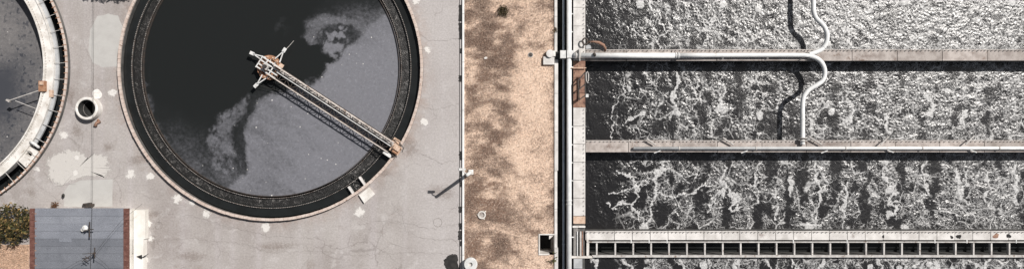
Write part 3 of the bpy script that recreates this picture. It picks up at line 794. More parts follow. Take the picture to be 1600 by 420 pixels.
# rusty skimmer on the gutter's inner edge
sk = thing('skimmer', P(66, 135, .1), 'rusty skimmer box with two thin arms hanging over the left tank', 'skimmer')
MB().box(PX(61.5, .25), PX(71, .25), PY(143, .25), PY(126.5, .25), .0, .34).build('skimmer_box', 'rust', sk)
MB().box(PX(64, .3), PX(69, .3), PY(133, .3), PY(128, .3), .343, .44).build('hinge_block', 'pale_rust', sk)
for a, b, r_ in [((12, 158), (61, 141.5), .035), ((24, 157.5), (59, 171), .022)]:
    MB().tube([P(*a, .08), P(*b, .08)], r_, 8).build('skimmer_arm', 'grey_steel', sk)
MB().bar(P(11, 156, .02), P(16, 159, .02), .1, .2).build('skimmer_blade', 'grey_steel', sk)
rb = MB().box(PX(79, .1), PX(84.5, .1), PY(152, .1), PY(141, .1), .122, .25).build('bolt_box', 'pale_rust', origin=P(82, 146, .122))
tag(rb, 'small rusty bolt box standing in the white gutter beside the skimmer', 'box')

# ------------------------------------------------------------------ pipe riser between the tanks
mr = thing('concrete_riser', MHC, 'round white concrete riser pipe standing open between the two tanks', 'manhole')
MB().lathe([(.54, -1.6), (.70, -1.6), (.70, .52), (.66, .55), (.58, .55), (.54, .52)], 48, MHC).build('riser_pipe', 'white_concrete', mr, False)
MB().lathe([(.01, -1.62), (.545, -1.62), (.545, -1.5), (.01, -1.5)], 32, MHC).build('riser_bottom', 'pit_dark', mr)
MB().lathe([(0, -1.5), (.16, -1.5), (.13, -1.42), (0, -1.4)], 14, MHC + Vector((.12, -.2, 0))).build('sludge_heap', 'pale_rust', mr)
MB().lathe([(.515, -1.5), (.538, -1.5), (.538, .50), (.515, .50)], 40, MHC).build('shade_lining', 'pit_dark', mr)  # added near-black sleeve, paints the shade inside the riser
rf = thing('rusty_valve', P(153, 192), 'small dark rusty valve lying below the white concrete riser', 'valve')
MB().tube([P(149, 197, .1), P(150.5, 192, .12), P(156, 189.5, .1)], [.11, .08, .10], 10).build('valve_body', 'rust_plate', rf, True)
MB().tube([P(151, 192, .1), P(153.5, 186.5, .2)], .05, 8).build('valve_stem', 'rust', rf)

# ------------------------------------------------------------------ pump house with felt roof
RZ = .95
hx0, hx1, hy0, hy1 = PX(47, RZ), PX(201, RZ), PY(500, RZ), PY(325, RZ)
hut = thing('pump_house', ((hx0 + hx1) / 2, (hy0 + hy1) / 2, 0), 'low pump house with grey felt roof and brick red edges, at the lower left', 'building')
MB().box(hx0 + .25, hx1 - .12, hy0 + .2, hy1 - .12, -.2, RZ - .125).build('wall', 'white_wall', hut)
roof = MB().box(hx0 + .03, hx1 - .03, hy0 + .02, hy1 - .02, RZ - .098, RZ - .092).build('roof', 'bark', hut)
y = hy1; k = 0
while y > hy0 + .05:                           # overlapping felt strips
    y2 = max(hy0, y - .455); z = RZ + rnd.uniform(-.004, .004)
    MB().quadbox([(hx0 + .30, y2 - .02, z - .09), (hx1 - .30, y2 - .02, z - .09), (hx1 - .30, y - .002, z - .09), (hx0 + .30, y - .002, z - .09),
                  (hx0 + .30, y2 - .02, z + .026), (hx1 - .30, y2 - .02, z + .026), (hx1 - .30, y - .002, z + .0), (hx0 + .30, y - .002, z + .0)]).build('felt_strip', 'roof' if k < 4 else 'roof_dark', roof)
    y = y2; k += 1
q = [P(*v, RZ) for v in ((93, 372), (112, 372), (112, 377.5), (93, 377.5))]
MB().prism([(v.x, v.y) for v in q], RZ + .012, RZ + .034).build('felt_patch', 'roof', roof)
for x0, x1 in ((hx0, hx0 + .29), (hx1 - .29, hx1)):
    yy = hy1
    while yy > hy0:
        MB().box(x0, x1, yy - .36, yy - .015, RZ - .12, RZ + .05 + rnd.uniform(-.008, .008)).build('edge_brick', 'brick_red', roof); yy -= .36
m = MB(); yy = hy1 - .3
while yy > hy0:
    m.box(hx0 + .292, hx0 + .40, yy - .05, yy, RZ + .022, RZ + .04); yy -= .45
m.build('edge_clip', 'rust_plate', roof)
an = thing('side_annex', P(214, 380), 'narrow white flat annex along the right side of the pump house', 'annex')
AZ = .42
MB().box(hx1 + .004, PX(224, AZ), hy0, PY(327.5, AZ), -.1, AZ).build('annex_block', 'white_wall', an)
MB().box(PX(224, AZ) + .003, PX(226.4, AZ), PY(373, AZ), PY(327.5, AZ), -.1, AZ - .004).build('annex_step', 'white_wall', an)
MB().box(PX(208, AZ), PX(209.4, AZ), PY(395, AZ), PY(373, AZ), AZ + .001, AZ + .05).build('vent_slot', 'grey_steel', an)
MB().dome(P(227.5, 346.5, 0.0), .16, .26, 16, 5).build('white_bollard_cap', 'white_paint', an, True)
fl = thing('shadow_fitting', P(224, 398, .5), 'small black triangles for a fitting and its shadow on the edge of the white annex', 'fitting')  # solid black wedges shaped as a fitting with its cast shadow
MB().prism([(p.x, p.y) for p in (P(213, 400, .5), P(221, 397.5, .5), P(221, 404, .5))], AZ + .002, .5).build('small_wedge', 'matt_black', fl)
MB().prism([(p.x, p.y) for p in (P(221.5, 401.5, .5), P(232, 395.5, .5), P(224, 402, .5))], .4, .5).build('large_wedge', 'matt_black', fl)
rv = thing('roof_vent', P(133, 357, RZ), 'white round vent cap on the grey felt roof', 'vent')
MB().lathe([(0, 0), (.11, 0), (.11, .3), (0, .3)], 16, P(133.5, 357.5, RZ)).build('vent_neck', 'grey_steel', rv)
q = P(133, 356, RZ + .3); MB().dome(q, .19, .13, 20, 5).build('vent_cap', 'white_paint', rv, True)
ab = thing('roof_antenna', P(140, 358, RZ), 'dark cross shaped aerial beside the white roof vent', 'antenna')
q = P(140.5, 358, RZ)
MB().tube([q, q + Vector((0, 0, .55))], .035, 8).build('mast', 'dark_steel', ab)
q = P(140, 357, RZ + .5)
MB().bar(q + Vector((0, .42, 0)), q + Vector((0, -.5, 0)), .06, .05).build('boom', 'dark_steel', ab)
MB().bar(q + Vector((-.1, -.03, .01)), q + Vector((.24, -.03, .01)), .055, .05).build('element', 'dark_steel', ab)
ya = thing('roof_antenna', P(146, 396, RZ), 'thin many armed dark aerial on the lower part of the felt roof', 'antenna')
q = P(146, 396, RZ); t_ = P(146, 394, RZ + .9)
MB().tube([q, t_], .03, 8).build('mast', 'dark_steel', ya)
MB().bar(P(148, 386, RZ + .9), P(148, 403, RZ + .9), .05, .04).build('boom', 'dark_steel', ya)
for a, b in [((129, 396), (150, 395)), ((128, 408), (149, 394)), ((130, 403), (137, 408)), ((133, 400), (140, 405))]:
    MB().bar(P(*a, RZ + .86), P(*b, RZ + .86), .035, .03).build('element', 'dark_steel', ya)
for i, (pts, lab) in enumerate([
        ([P(147, -60, 1.45), P(146, 120, 1.35), P(144.5, 300, 1.3), P(140, 480, 1.4)], 'thin overhead cable running straight down past the concrete riser'),
        ([P(222, 318, 2.2), P(189, 345, 1.9), P(160, 380, 1.75), P(148, 396, 1.8)], 'thin cable slanting across the felt roof to the aerial'),
        ([P(147, 396, 1.8), P(120, 409, 1.6), P(95, 424, 1.5)], 'thin stay wire running from the aerial to the lower left'),
        ([P(147, 398, 1.8), P(160, 408, 1.6), P(176, 424, 1.4)], 'thin stay wire running from the aerial to the lower right')]):
    tag(MB().tube(pts, .009 if i == 0 else .008, 5).build('cable', 'cable', origin=pts[0]), lab, 'cable')
pk = thing('drain_peg', P(98, 303), 'dark pointed iron peg standing on the pavement above the pump house', 'peg')
MB().tube([P(99, 304, 0), P(98.5, 305.5, .25), P(98, 306, .5)], [.08, .09, .01], 8).build('peg_body', 'matt_black', pk)
jb = thing('junction_box', P(130, 321), 'small dark junction box at the upper edge of the felt roof', 'box')
MB().box(PX(128, .9), PX(134, .9), PY(324, .9), PY(320, .9), 0, .9).build('box_body', 'dark_steel', jb)
MB().box(PX(130, .9), PX(134.5, .9), PY(320.0, .9), PY(317.5, .9), .3, .95).build('box_lid', 'dark_steel', jb)

# ------------------------------------------------------------------ vegetation
def leaf_cloud(lobes, n, size, pal, name, mat, parent, zmin=.03, gap=.38):
    v = []; c = []
    tot = sum(l[3] * l[4] * l[5] for l in lobes)
    for (x, y, z, rx, ry, rz) in lobes:
        k = int(n * rx * ry * rz / tot)
        d = rng.normal(size=(k, 3)); d /= np.linalg.norm(d, axis=1)[:, None]
        r = rng.random(k) ** .42
        p = np.array([x, y, z]) + d * r[:, None] * np.array([rx, ry, rz])
        p += (rng.normal(size=(k, 3)) * .05); p[:, 2] = np.maximum(p[:, 2], zmin)
        keep = fbm(p[:, 0] * 2.6 + p[:, 2], p[:, 1] * 2.6 - p[:, 2], 3, 9) > gap
        p = p[keep]; k = len(p)
        a = rng.normal(size=(k, 3)); a /= np.linalg.norm(a, axis=1)[:, None]
        b = np.cross(a, rng.normal(size=(k, 3))); b /= np.linalg.norm(b, axis=1)[:, None]
        s = rng.uniform(*size, k)[:, None]
        v.append(np.stack([p - a * s, p + b * s * .45, p + a * s, p - b * s * .45], 1).reshape(-1, 3))
        pi = rng.integers(0, len(pal), k); cc = np.array(pal)[pi] * rng.uniform(.7, 1.3, (k, 1))
        c.append(np.repeat(np.concatenate([cc, np.ones((k, 1))], 1), 4, 0))
    v = np.concatenate(v); c = np.concatenate(c)
    return link_mesh(name, np_mesh(name, v, np.arange(len(v)).reshape(-1, 4), mat, False, None, c), parent)
def woody(base, lobes, r, parent, stem=None):
    m = MB(); b = Vector(base); top = b + Vector((0, 0, stem or .35))
    m.tube([b, (b + top) / 2 + Vector((.03, .02, 0)), top], [r, r * .8, r * .65], 8); m.build('trunk', 'bark', parent)
    m = MB()
    for (x, y, z, rx, ry, rz) in lobes:
        e = Vector((x, y, z)); m.tube([top - Vector((0, 0, .08)), top.lerp(e, .5) + Vector((.05, -.04, .1)), e], [r * .5, r * .3, r * .1], 6)
        for k in range(3):
            e2 = e + Vector((rnd.uniform(-rx, rx) * .7, rnd.uniform(-ry, ry) * .7, rnd.uniform(-.2, rz * .7))); m.tube([top.lerp(e, .6), e2], [r * .22, r * .06], 5)
    m.build('branch', 'bark', parent)
bl = []
for (x, y, r, z) in [(14, 335, 17, .85), (34, 336, 14, .8), (6, 355, 15, .8), (27, 354, 17, 1.0), (43, 348, 10, .75), (18, 372, 12, .7), (-12, 345, 18, .9), (38, 364, 9, .7), (-8, 370, 14, .7)]:
    q = P(x, y, z); bl.append((q.x, q.y, z, r / S, r / S, .6))
bush = thing('bush', P(16, 352), 'ragged olive and brown bush beside the pump house at the left edge', 'bush')
woody(P(16, 352), bl, .09, bush)
leaf_cloud(bl, 5200, (.05, .13), [(.060, .052, .022), (.11, .078, .034), (.036, .037, .018), (.26, .175, .07), (.09, .085, .03), (.022, .024, .014)], 'crown', 'leaf', bush, gap=.50)
# tree outside the upper edge whose crown shades the paving there
tl = []
tb = P(214, -56)
for k in range(15):
    a = rnd.uniform(0, 6.28); d = rnd.uniform(.2, 1.5)
    tl.append((tb.x + d * math.cos(a) * 1.9, tb.y + d * math.sin(a) * .6, 3.0 + rnd.uniform(-.5, .6), .65, .6, .5))
tree = thing('tree', tb, 'leafy tree just above the upper edge whose shadow falls on the pavement', 'tree')
woody(tb, tl, .13, tree, 2.2)
leaf_cloud(tl, 9000, (.06, .13), [(.05, .06, .025), (.07, .085, .03), (.04, .05, .02)], 'crown', 'leaf', tree)
# weeds and dry grass beside the pump house
def weed(px, py, r, n, pal, label, h=.25):
    q = P(px, py); t_ = thing('weed', q, label, 'plant', 'weeds')
    leaf_cloud([(q.x, q.y, h * .5, r / S, r / S, h * .5)], n, (.03, .08), pal, 'leaves', 'leaf', t_)
weed(862, 401, 9, 420, [(.10, .11, .03), (.16, .14, .05), (.06, .06, .025)], 'small green weed growing at the lower corner of the open vault')
weed(786, 18, 9, 340, [(.06, .05, .025), (.10, .075, .045), (.05, .045, .02)], 'dark weed tuft near the top of the dry grass strip')
weed(86, 321, 7, 260, [(.14, .07, .04), (.09, .05, .03), (.2, .11, .06)], 'reddish dry weed at the upper left edge of the felt roof', .3)
weed(869, 45, 6, 200, [(.10, .07, .04), (.16, .11, .06), (.06, .05, .025)], 'brown weed beside the pale trench kerb near the upper edge')
dg = MB().sheet(rough_poly([(-60, 372), (20, 384), (47, 382), (47, 500), (-60, 500)], 1.5), .018).build('dry_verge', 'verge_soil', pave)
blades(9000, PX(-40), PX(46), PY(440), PY(382), lambda x, y: .95 + 0 * x, lambda x, y, n: np.array([.62, .44, .32]) * (.5 + .8 * rng.random((n, 1))), (.08, .26), (.008, .018),
       'dry_grass', 'tangled pale dry grass below the bush at the left edge', 'grass')

# ------------------------------------------------------------------ things on the grass strip and the road's edge
lp = thing('street_lamp', P(736, 268.5), 'white street lamp at the kerb throwing a long slanting shadow on the road', 'lamp')
LB = P(736, 268.5); LT = Vector((LB.x - .04, LB.y, 3.15))
MB().prism([(LB.x - .15, LB.y - .15), (LB.x + .15, LB.y - .15), (LB.x + .15, LB.y + .15), (LB.x - .15, LB.y + .15)], 0, .12).build('base_plate', 'white_concrete', lp)
MB().tube([LB, LB.lerp(LT, .02), LT], [.13, .12, .09], 14).build('post', 'white_paint', lp, True)
hd = P(722, 264.5, 3.2)
MB().tube([LT - Vector((0, 0, .05)), LT + (hd - LT) * .5 + Vector((0, 0, .08)), hd], .03, 8).build('arm', 'white_paint', lp, True)
MB().quadbox([hd + Vector(v) for v in ((-.22, -.08, -.06), (.2, -.07, -.06), (.2, .07, -.06), (-.22, .08, -.06), (-.18, -.06, .06), (.18, -.05, .06), (.18, .05, .06), (-.18, .06, .06))]).build('lamp_head', 'white_paint', lp)
mv = thing('vent_stack', P(736, 410), 'short round white vent with a grey mouth at the lower edge beside the kerb', 'vent')
vb = P(736, 410) - Vector((0, 0, 1.15))
MB().tube([vb, vb + Vector((0, 0, 1.45))], .2, 18).build('stack', 'white_paint', mv, True)
MB().lathe([(.13, 1.45), (.40, 1.45), (.42, 1.52), (.42, 1.66), (.38, 1.72), (.13, 1.72)], 32, vb).build('stack_cap', 'white_paint', mv)
MB().lathe([(0, 1.5), (.128, 1.5), (.128, 1.6), (0, 1.6)], 20, vb).build('stack_mouth', 'grey_steel', mv)
ps = thing('pipe_stub', P(753, 335), 'small white ring pipe standing in the dry grass', 'pipe')
q = P(753, 335); MB().lathe([(.17, -.3), (.25, -.3), (.25, .12), (.17, .12)], 28, q).build('ring', 'white_concrete', ps)
MB().lathe([(0, -.05), (.168, -.05), (.168, .04), (0, .04)], 20, q).build('cap', 'grey_steel', ps)
for dx, dy in ((-.27, .0), (.2, .2), (.12, -.25)): MB().dome((q.x + dx, q.y + dy, .02), .06, .08, 8, 3).build('mortar_lump', 'white_concrete', ps, True)
cv = thing('round_cover', P(829, 86), 'small dark round cover in the dry grass left of the valve box', 'cover')
q = P(829, 86); MB().lathe([(0, .0), (.13, .0), (.13, .07), (0, .07)], 20, q).build('lid', 'dark_steel', cv)
MB().lathe([(.132, .0), (.17, .0), (.16, .06), (.132, .06)], 20, q).build('collar', 'grey_steel', cv)
st = thing('stone', P(759, 91), 'small pale stone lying in the upper part of the dry grass', 'stone')
q = P(759, 91); MB().prism(blob(q.x, q.y, .12, 9, .25, .55, .4), 0, .09).build('stone_body', 'white_concrete', st)
vbx = thing('valve_box', P(860, 91), 'pale concrete valve box with a round lid beside the trench', 'valve box')
MB().box(PX(849, .22), PX(866.2, .22), PY(101, .22), PY(88.5, .22), -.2, .22).build('box', 'pale_concrete', vbx)
MB().box(PX(855, .30), PX(868, .30), PY(88, .3), PY(79.5, .3), -.2, .30).build('back_block', 'white_concrete', vbx)
q = P(859.5, 84, .30); MB().lathe([(0, .302), (.24, .302), (.24, .36), (0, .38)], 24, (q.x, q.y, 0)).build('round_lid', 'pale_concrete', vbx)
va = thing('open_vault', P(856, 381), 'open concrete pit with white rim and black inside next to the trench', 'pit')
x0, x1, y0, y1 = VA; z1 = .10
MB().box(x0 - .06, x0 + .02, y0 - .06, y1 + .06, -2, z1).build('left_wall', 'white_concrete', va)
MB().box(x0 + .025, x1 - .0, y1 - .01, y1 + .06, -2, z1 - .003).build('upper_wall', 'white_concrete', va)
MB().box(x0 + .025, x0 + .62, y0 - .06, y0 + .02, -2, z1 - .003).build('lower_wall', 'white_concrete', va)
MB().box(x0 + .62, x1, y0 - .05, y0 + .03, -2, -.8).build('lower_sill', 'wall_concrete', va)
MB().box(x0, x1 + .1, y0, y1, -2.05, -1.95).build('pit_floor', 'pit_dark', va)
MB().box(x1 - .14, x1 - .005, y0 + .04, y1 - .05, -1.9, -1.0).build('right_wall', 'wall_concrete', va)
q = [P(858, 366.5, .0), P(866, 366.5, .0), P(858, 373.5, .0)]
MB().prism([(p.x, p.y) for p in q], -.06, .0).build('corner_plate', 'white_concrete', va)

# ------------------------------------------------------------------ aeration basins
tub = MB()
tub.box(TRX0 - .05, EAST + .5, BOT - .4, TOP + .4, -3.2, -3.0)
tub.box(EAST, EAST + .4, BOT, TOP, -3, .0); tub.box(TRX0 - .02, EAST + .4, TOP, TOP + .4, -3, 0.0); tub.box(TRX0 - .02, EAST + .4, BOT - .4, BOT, -3, 0.0)
tag(tub.build('basin_floor', 'tank_concrete'), kind='structure')

def wave_grid(name, x0, x1, y0, y1, veins, blobs, seed, froth_glint_f, amp_f, st=.036, WATZ=WATZ):
    r = np.random.default_rng(seed)
    nx = int((x1 - x0) / st) + 1; ny = int((y1 - y0) / st) + 1
    xs = np.linspace(x0, x1, nx); ys = np.linspace(y0, y1, ny); X, Y = np.meshgrid(xs, ys)
    px = X / (H - WATZ) * H * S + 800; py = 210 - Y / (H - WATZ) * H * S
    def band(l0, l1):
        g = np.fft.fft2(r.normal(size=(ny, nx)))
        kx = np.fft.fftfreq(nx, st)[None]; ky = np.fft.fftfreq(ny, st)[:, None]; k = np.hypot(kx, ky)
        kc = 2 / (l0 + l1); bw = abs(1 / l0 - 1 / l1) / 2
        h = np.real(np.fft.ifft2(g * np.exp(-((k - kc) / bw) ** 2))); return h / h.std()
    fo = np.zeros_like(X)
    wx = px + 30 * (fbm(px / 15, py / 15, 6, seed, .62) - .5); wy = py + 24 * (fbm(px / 15, py / 15, 6, seed + 5, .62) - .5)
    for pts, wd in veins:
        for a, b in zip(pts[:-1], pts[1:]):
            d, _ = seg_dist(wx, wy, a, b); fo = np.maximum(fo, np.exp(-(d / wd) ** 2))
    fo = fo * (.45 + .95 * fbm(px / 10, py / 10, 5, seed + 11, .6))
    for (bx, by, br) in blobs:
        d = np.hypot((px + .5 * (wx - px) - bx), (py + .5 * (wy - py) - by) * .8); fo = np.maximum(fo, 1.1 * np.exp(-(d / (br * .85)) ** 3))
    A_ = amp_f(px, py)
    h1 = band(.42, .9) * .0075; h2 = band(.15, .30) * .0046; h3 = band(.08, .14) * .0036
    hh = h1 + h2 - .5 * np.abs(h2) + h3 - .4 * np.abs(h3)
    Z = WATZ + hh * A_ * (1 - .75 * np.clip(fo, 0, 1)) + .012 * fo
    i = np.arange(nx * ny).reshape(ny, nx)
    F = np.stack([i[:-1, :-1], i[:-1, 1:], i[1:, 1:], i[1:, :-1]], -1).reshape(-1, 4)
    o = link_mesh(name, np_mesh(name, np.stack([X, Y, Z], -1).reshape(-1, 3), F, 'aeration', True, {'foam': fo, 'froth_glint': froth_glint_f(px, py)}))
    return tag(o, kind='structure')
def meander(x, y0, y1, rr, wd):
    n = 7; pts = []; q = x
    for k in range(n + 1):
        pts.append((q, y0 + (y1 - y0) * k / n)); q += rr.uniform(-9, 9)
    return (pts, wd)
def boil(px, py, sd):
    return (.5 + .85 * (fbm(px / 15, py / 17, 5, sd, .62) - .5)) + .05 * np.sin(px / 25.5 * 2 * np.pi + fbm(px / 90, py / 40, 2, 78) * 5) + .06 * np.sin(px / 51 * 2 * np.pi + .8 * np.sin(py / 25) + 3 * fbm(px / 120, py / 60, 2, 77)) + .05 * sstep(px - py * .8, 950, 1500)
def amp(ylo, yhi, sd):
    def f(px, py):
        a = .22 + 1.0 * sstep(boil(px, py, sd), .34, .58)
        a = a * sstep(yhi - py, -2, 22) ** .5 * (.55 + .45 * sstep(px, 915, 1010))
        return np.clip(a, .1, 1.5)
    return f
def froth_glint(lo, sd):  # real froth plus painted sun glint, whiter towards the upper right
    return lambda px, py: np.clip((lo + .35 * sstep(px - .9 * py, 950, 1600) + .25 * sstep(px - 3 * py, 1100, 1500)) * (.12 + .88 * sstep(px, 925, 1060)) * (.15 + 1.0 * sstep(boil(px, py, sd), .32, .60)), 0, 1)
rr = random.Random(5)
x0w, x1w = WKX1 - .05, EAST
v1 = [meander(x, -20, 76, rr, rr.uniform(.8, 2.2)) for x in range(1010, 1700, 104)]
b1 = [(1000, 6, 8), (1128, 8, 7), (1185, 14, 6), (1412, 2, 7), (1580, 4, 6), (1360, 18, 5)]
wave_grid('water', x0w, x1w, W1[1] - .1, TOP + .05, v1, b1, 101, froth_glint(.62, 3), amp(-20, 78, 3))
v2 = [([(1052, 118), (1056, 140), (1048, 160), (1058, 176)], 4), ([(1002, 178), (985, 190)], 3), ([(1128, 132), (1126, 172)], 3)]
v2 += [meander(x, 112, 220, rr, rr.uniform(.5, 1.6)) for x in range(975, 1700, 106)]
v2 += [([(1448, 150), (1456, 160), (1450, 180)], 6), ([(1505, 176), (1506, 200)], 5), ([(1388, 178), (1390, 204)], 5), ([(1330, 170), (1326, 195)], 4)]
b2 = [(1003, 178, 6), (1058, 177, 7), (1128, 171, 8), (1187, 180, 7), (983, 137, 6), (1300, 176, 6)]
wave_grid('water', x0w, x1w, W2[1] - .1, W1[0] + .1, v2, b2, 202, froth_glint(.56, 13), amp(112, 222, 13))
v3 = [([(1035, 248), (1032, 266), (1026, 280), (1018, 296), (1018, 330), (1015, 345), (1008, 358)], 3.4), ([(982, 275), (996, 293), (992, 316), (996, 345)], 2.6), ([(996, 293), (955, 299)], 1.8),
      ([(992, 316), (952, 322)], 1.8), ([(1018, 300), (1050, 310), (1085, 300), (1112, 290)], 2.2), ([(1026, 278), (996, 293)], 2.4), ([(982, 275), (958, 268)], 1.6), ([(1032, 262), (1075, 276), (1100, 270)], 1.8),
      ([(1132, 255), (1130, 290), (1148, 310), (1150, 328)], 3.4), ([(1122, 300), (1105, 330)], 2), ([(1186, 255), (1180, 290), (1186, 320)], 2.6), ([(1240, 278), (1236, 306)], 4.5), ([(1215, 300), (1214, 350)], 2.4),
      ([(1276, 250), (1280, 300), (1278, 325)], 3), ([(1322, 285), (1318, 340)], 3.6), ([(1385, 255), (1388, 285), (1396, 305), (1391, 340)], 4.2), ([(1447, 250), (1445, 288), (1444, 330)], 2.6),
      ([(1490, 262), (1502, 298), (1508, 318)], 4), ([(1515, 262), (1506, 292)], 2.2), ([(1540, 272), (1542, 320)], 2.6), ([(1588, 255), (1584, 290), (1586, 320)], 3.6), ([(1252, 352), (1290, 350)], 4)]
b3 = [(1029, 270, 8), (996, 292, 4), (982, 275, 4), (1240, 284, 7), (1386, 296, 8), (1502, 300, 7), (1540, 302, 5), (1447, 290, 5), (1130, 302, 6), (1008, 356, 9), (1265, 353, 8), (1412, 356, 9)]
wave_grid('water', x0w, x1w, W3[1] - .1, W2[0] + .1, v3, b3, 303, froth_glint(.58, 23), amp(249, 362, 23))
v4 = [meander(x, 400, 520, rr, rr.uniform(2.2, 5)) for x in range(930, 1700, 44)]
b4 = [(rr.uniform(930, 1600), rr.uniform(404, 425), rr.uniform(4, 8)) for _ in range(10)]
wave_grid('water', x0w, x1w, BOT - .05, W4[0] + .1, v4, b4, 404, froth_glint(.85, 33), amp(400, 540, 33), .05, .12)
# still black water in the narrow channel, and in the pipe trench
tag(MB().box(x0w, x1w, W4[1] - .05, W3[0] + .05, -.92, -.9).build('water', 'black_water'), kind='structure')
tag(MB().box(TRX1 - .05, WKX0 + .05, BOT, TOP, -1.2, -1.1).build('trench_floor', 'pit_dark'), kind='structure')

def tank_wall(y0, y1, x0, xs_joint, mat, label, pegs=True):
    wl = thing('tank_wall', (x0, (y0 + y1) / 2, -3), label, 'wall', 'basin walls')
    MB().box(x0, EAST, y0 + .03, y1 - .03, -3, WZ - .14).build('wall_body', 'tank_concrete', wl)
    xs = [x0] + [x for x in xs_joint if x0 + .2 < x < EAST - .2] + [EAST]
    for a, b in zip(xs[:-1], xs[1:]):
        zt = WZ + rnd.uniform(-.006, .006)
        MB().box(a + .018, b - .018, y0 + rnd.uniform(-.006, .006), y1 + rnd.uniform(-.006, .006), WZ - .138, zt).build('cap_slab', mat, wl)
    if pegs:
        m = MB(); x = x0 + .1
        while x < EAST - .1:
            m.box(x, x + .035, y1 - .085, y1 - .05, WZ - .01, WZ + rnd.uniform(.09, .15)); x += rnd.uniform(.20, .30)
        tag(m.build('edge_pegs', 'wall_concrete', wl), kind='stuff')
        MB().box(x0, EAST, y1 - .062, y1 - .03, WZ + .008, WZ + .03).build('edge_wire', 'grey_steel', wl)
    return wl
wx0 = WKX1 + .004
wl1 = tank_wall(*W1, wx0, [PX(1120 + 70.5 * k, WZ) for k in range(-2, 9)], 'wall_concrete', 'concrete basin wall carrying the white air pipe, uppermost of three')
wl2 = tank_wall(*W2, wx0, [PX(982 + 69.5 * k, WZ) for k in range(0, 10)], 'wall_concrete', 'concrete basin wall with a thin white pipe along its lower edge, middle of three')
w3 = tank_wall(*W3, wx0, [PX(960 + 28 * k, WZ) for k in range(0, 26)], 'pale_concrete', 'pale slab topped basin wall above the ladder like channel')
# dark holes and drips on the lower wall's slabs
for (x, y, r) in [(1487, 370, 2.4), (1498, 369, 3.6), (1556, 368, 4.2), (1576, 368, 3.4), (1380, 369, 2)]:
    q = P(x, y, WZ); MB().sheet(blob(q.x, q.y, r / S, 12, .3), WZ + .011).build('stain', 'matt_black' if r < 4 else 'rust_plate', w3)
for i, (w_, x, y, rx, sq) in enumerate([(wl1, 1356, 88, 30, .22), (wl1, 1520, 83, 9, .5), (wl2, 950, 229, 22, .35), (wl2, 1300, 225, 30, .2), (w3, 1190, 367, 10, .5), (w3, 1333, 368, 5, 1.2)]):
    q = P(x, y, WZ); soft_mark('rust_stain', blob(q.x, q.y, rx / S, 18, .15, sq), 'rust_soft', WZ + .012, .15, w_)
# channel frame: lower beam with rungs
ch = thing('channel_frame', P(926, 399, WZ), 'white ladder like row of concrete beams over the narrow black channel', 'beam')
MB().box(PX(925, WZ), EAST, W4[0], W4[1], WZ - .16, WZ - .02).build('lower_beam', 'rung_concrete', ch)
MB().box(PX(925, WZ), EAST, W4[0] + .02, W4[1] - .02, -3, WZ - .163).build('beam_wall', 'tank_concrete', ch)
rung = MB().box(-.046, .046, W4[1] + .004, PY(377.2, WZ - .06), WZ - .26, WZ - .05).mesh('rung', 'rung_concrete')
x = 961.5
while x < 1700:
    link_mesh('rung', rung, ch, Matrix.Translation((PX(x, WZ - .05), 0, 0))); x += 28.0
for x in (919.5, 932.5): link_mesh('rung', rung, ch, Matrix.Translation((PX(x, WZ - .05), 0, 0)))
MB().bar((PX(917, WZ), PY(377.4, WZ), WZ - .0), (EAST, PY(377.4, WZ), WZ - .0), .07, .1).build('upper_beam', 'rung_concrete', ch)
for x in (986, 1014, 1042, 1239, 1323, 1460, 1510, 1587):
    MB().bar((PX(x, WZ), PY(374.0, WZ), WZ + .03), (PX(x, WZ), PY(379, WZ), WZ + .03), .06, .06).build('clamp', 'white_paint', ch)

# end wall with its walkway
wk = thing('end_walkway', ((WKX0 + WKX1) / 2, 0, -3), 'pale concrete walkway on the end wall between pipe trench and basins', 'walkway')
MB().box(WKX0 + .03, WKX1 - .02, BOT, TOP, -3, WZ - .14).build('wall_body', 'tank_concrete', wk)
ys_ = [TOP] + [PY(v, WZ) for v in (-20, 12, 41, 95)]
for a, b in list(zip(ys_[:-1], ys_[1:])) + [(PY(168, WZ), PY(197, WZ)), (PY(197, WZ), PY(225, WZ)), (PY(225, WZ), PY(253, WZ)), (PY(253, WZ), PY(281, WZ)), (PY(281, WZ), PY(309, WZ)), (PY(309, WZ), PY(337, WZ)), (PY(420, WZ), PY(460, WZ)), (PY(460, WZ), BOT)]:
    MB().box(WKX0, WKX1, b + .012, a - .012, WZ - .138, WZ + rnd.uniform(-.005, .005)).build('cap_slab', 'pale_concrete', wk)
m = MB(); y = BOT + .1
while y < TOP:
    if not (PY(168) < y < PY(96)) and not y < PY(340): m.box(WKX1 - .10, WKX1 - .065, y, y + .035, WZ - .01, WZ + rnd.uniform(.08, .14))
    y += rnd.uniform(.2, .3)
tag(m.build('edge_pegs', 'wall_concrete', wk), kind='stuff')
for y0, y1 in ((95, 121), (121, 145), (145, 168)):
    MB().box(WKX0, WKX1, PY(y1, WZ) + .01, PY(y0, WZ) - .01, WZ - .10, WZ - .02).build('rusty_plate', 'rust_plate', wk)
MB().bar(P(892, 106.3, WZ + .15), P(916, 106.3, WZ + .15), .045, .05).build('plate_bar', 'pale_rust', wk)
MB().box(WKX0, WKX1, PY(349, WZ) , PY(337.5, WZ), WZ - .06, WZ - .01).build('brown_plate', 'pale_rust', wk)
MB().box(WKX0 - .05, WKX1 - .0, PY(355, WZ), PY(352.5, WZ), WZ - .14, WZ + .02).build('cross_beam', 'white_concrete', wk)
m = MB()
for k in range(9): m.box(WKX0 + .02 + k * .03, WKX0 + .035 + k * .03, PY(399, WZ), PY(356, WZ), WZ - .12, WZ - .06)
m.build('grating', 'grey_steel', wk)
for xa, xb, mt in ((901.5, 903, 'white_paint'), (906, 908.5, 'grey_steel'), (909, 911, 'rust_plate'), (916.5, 919.5, 'white_concrete')):
    MB().box(PX(xa, WZ), PX(xb, WZ), PY(399, WZ), PY(361, WZ), WZ - .3, WZ + .02).build('guide_beam', mt, wk)
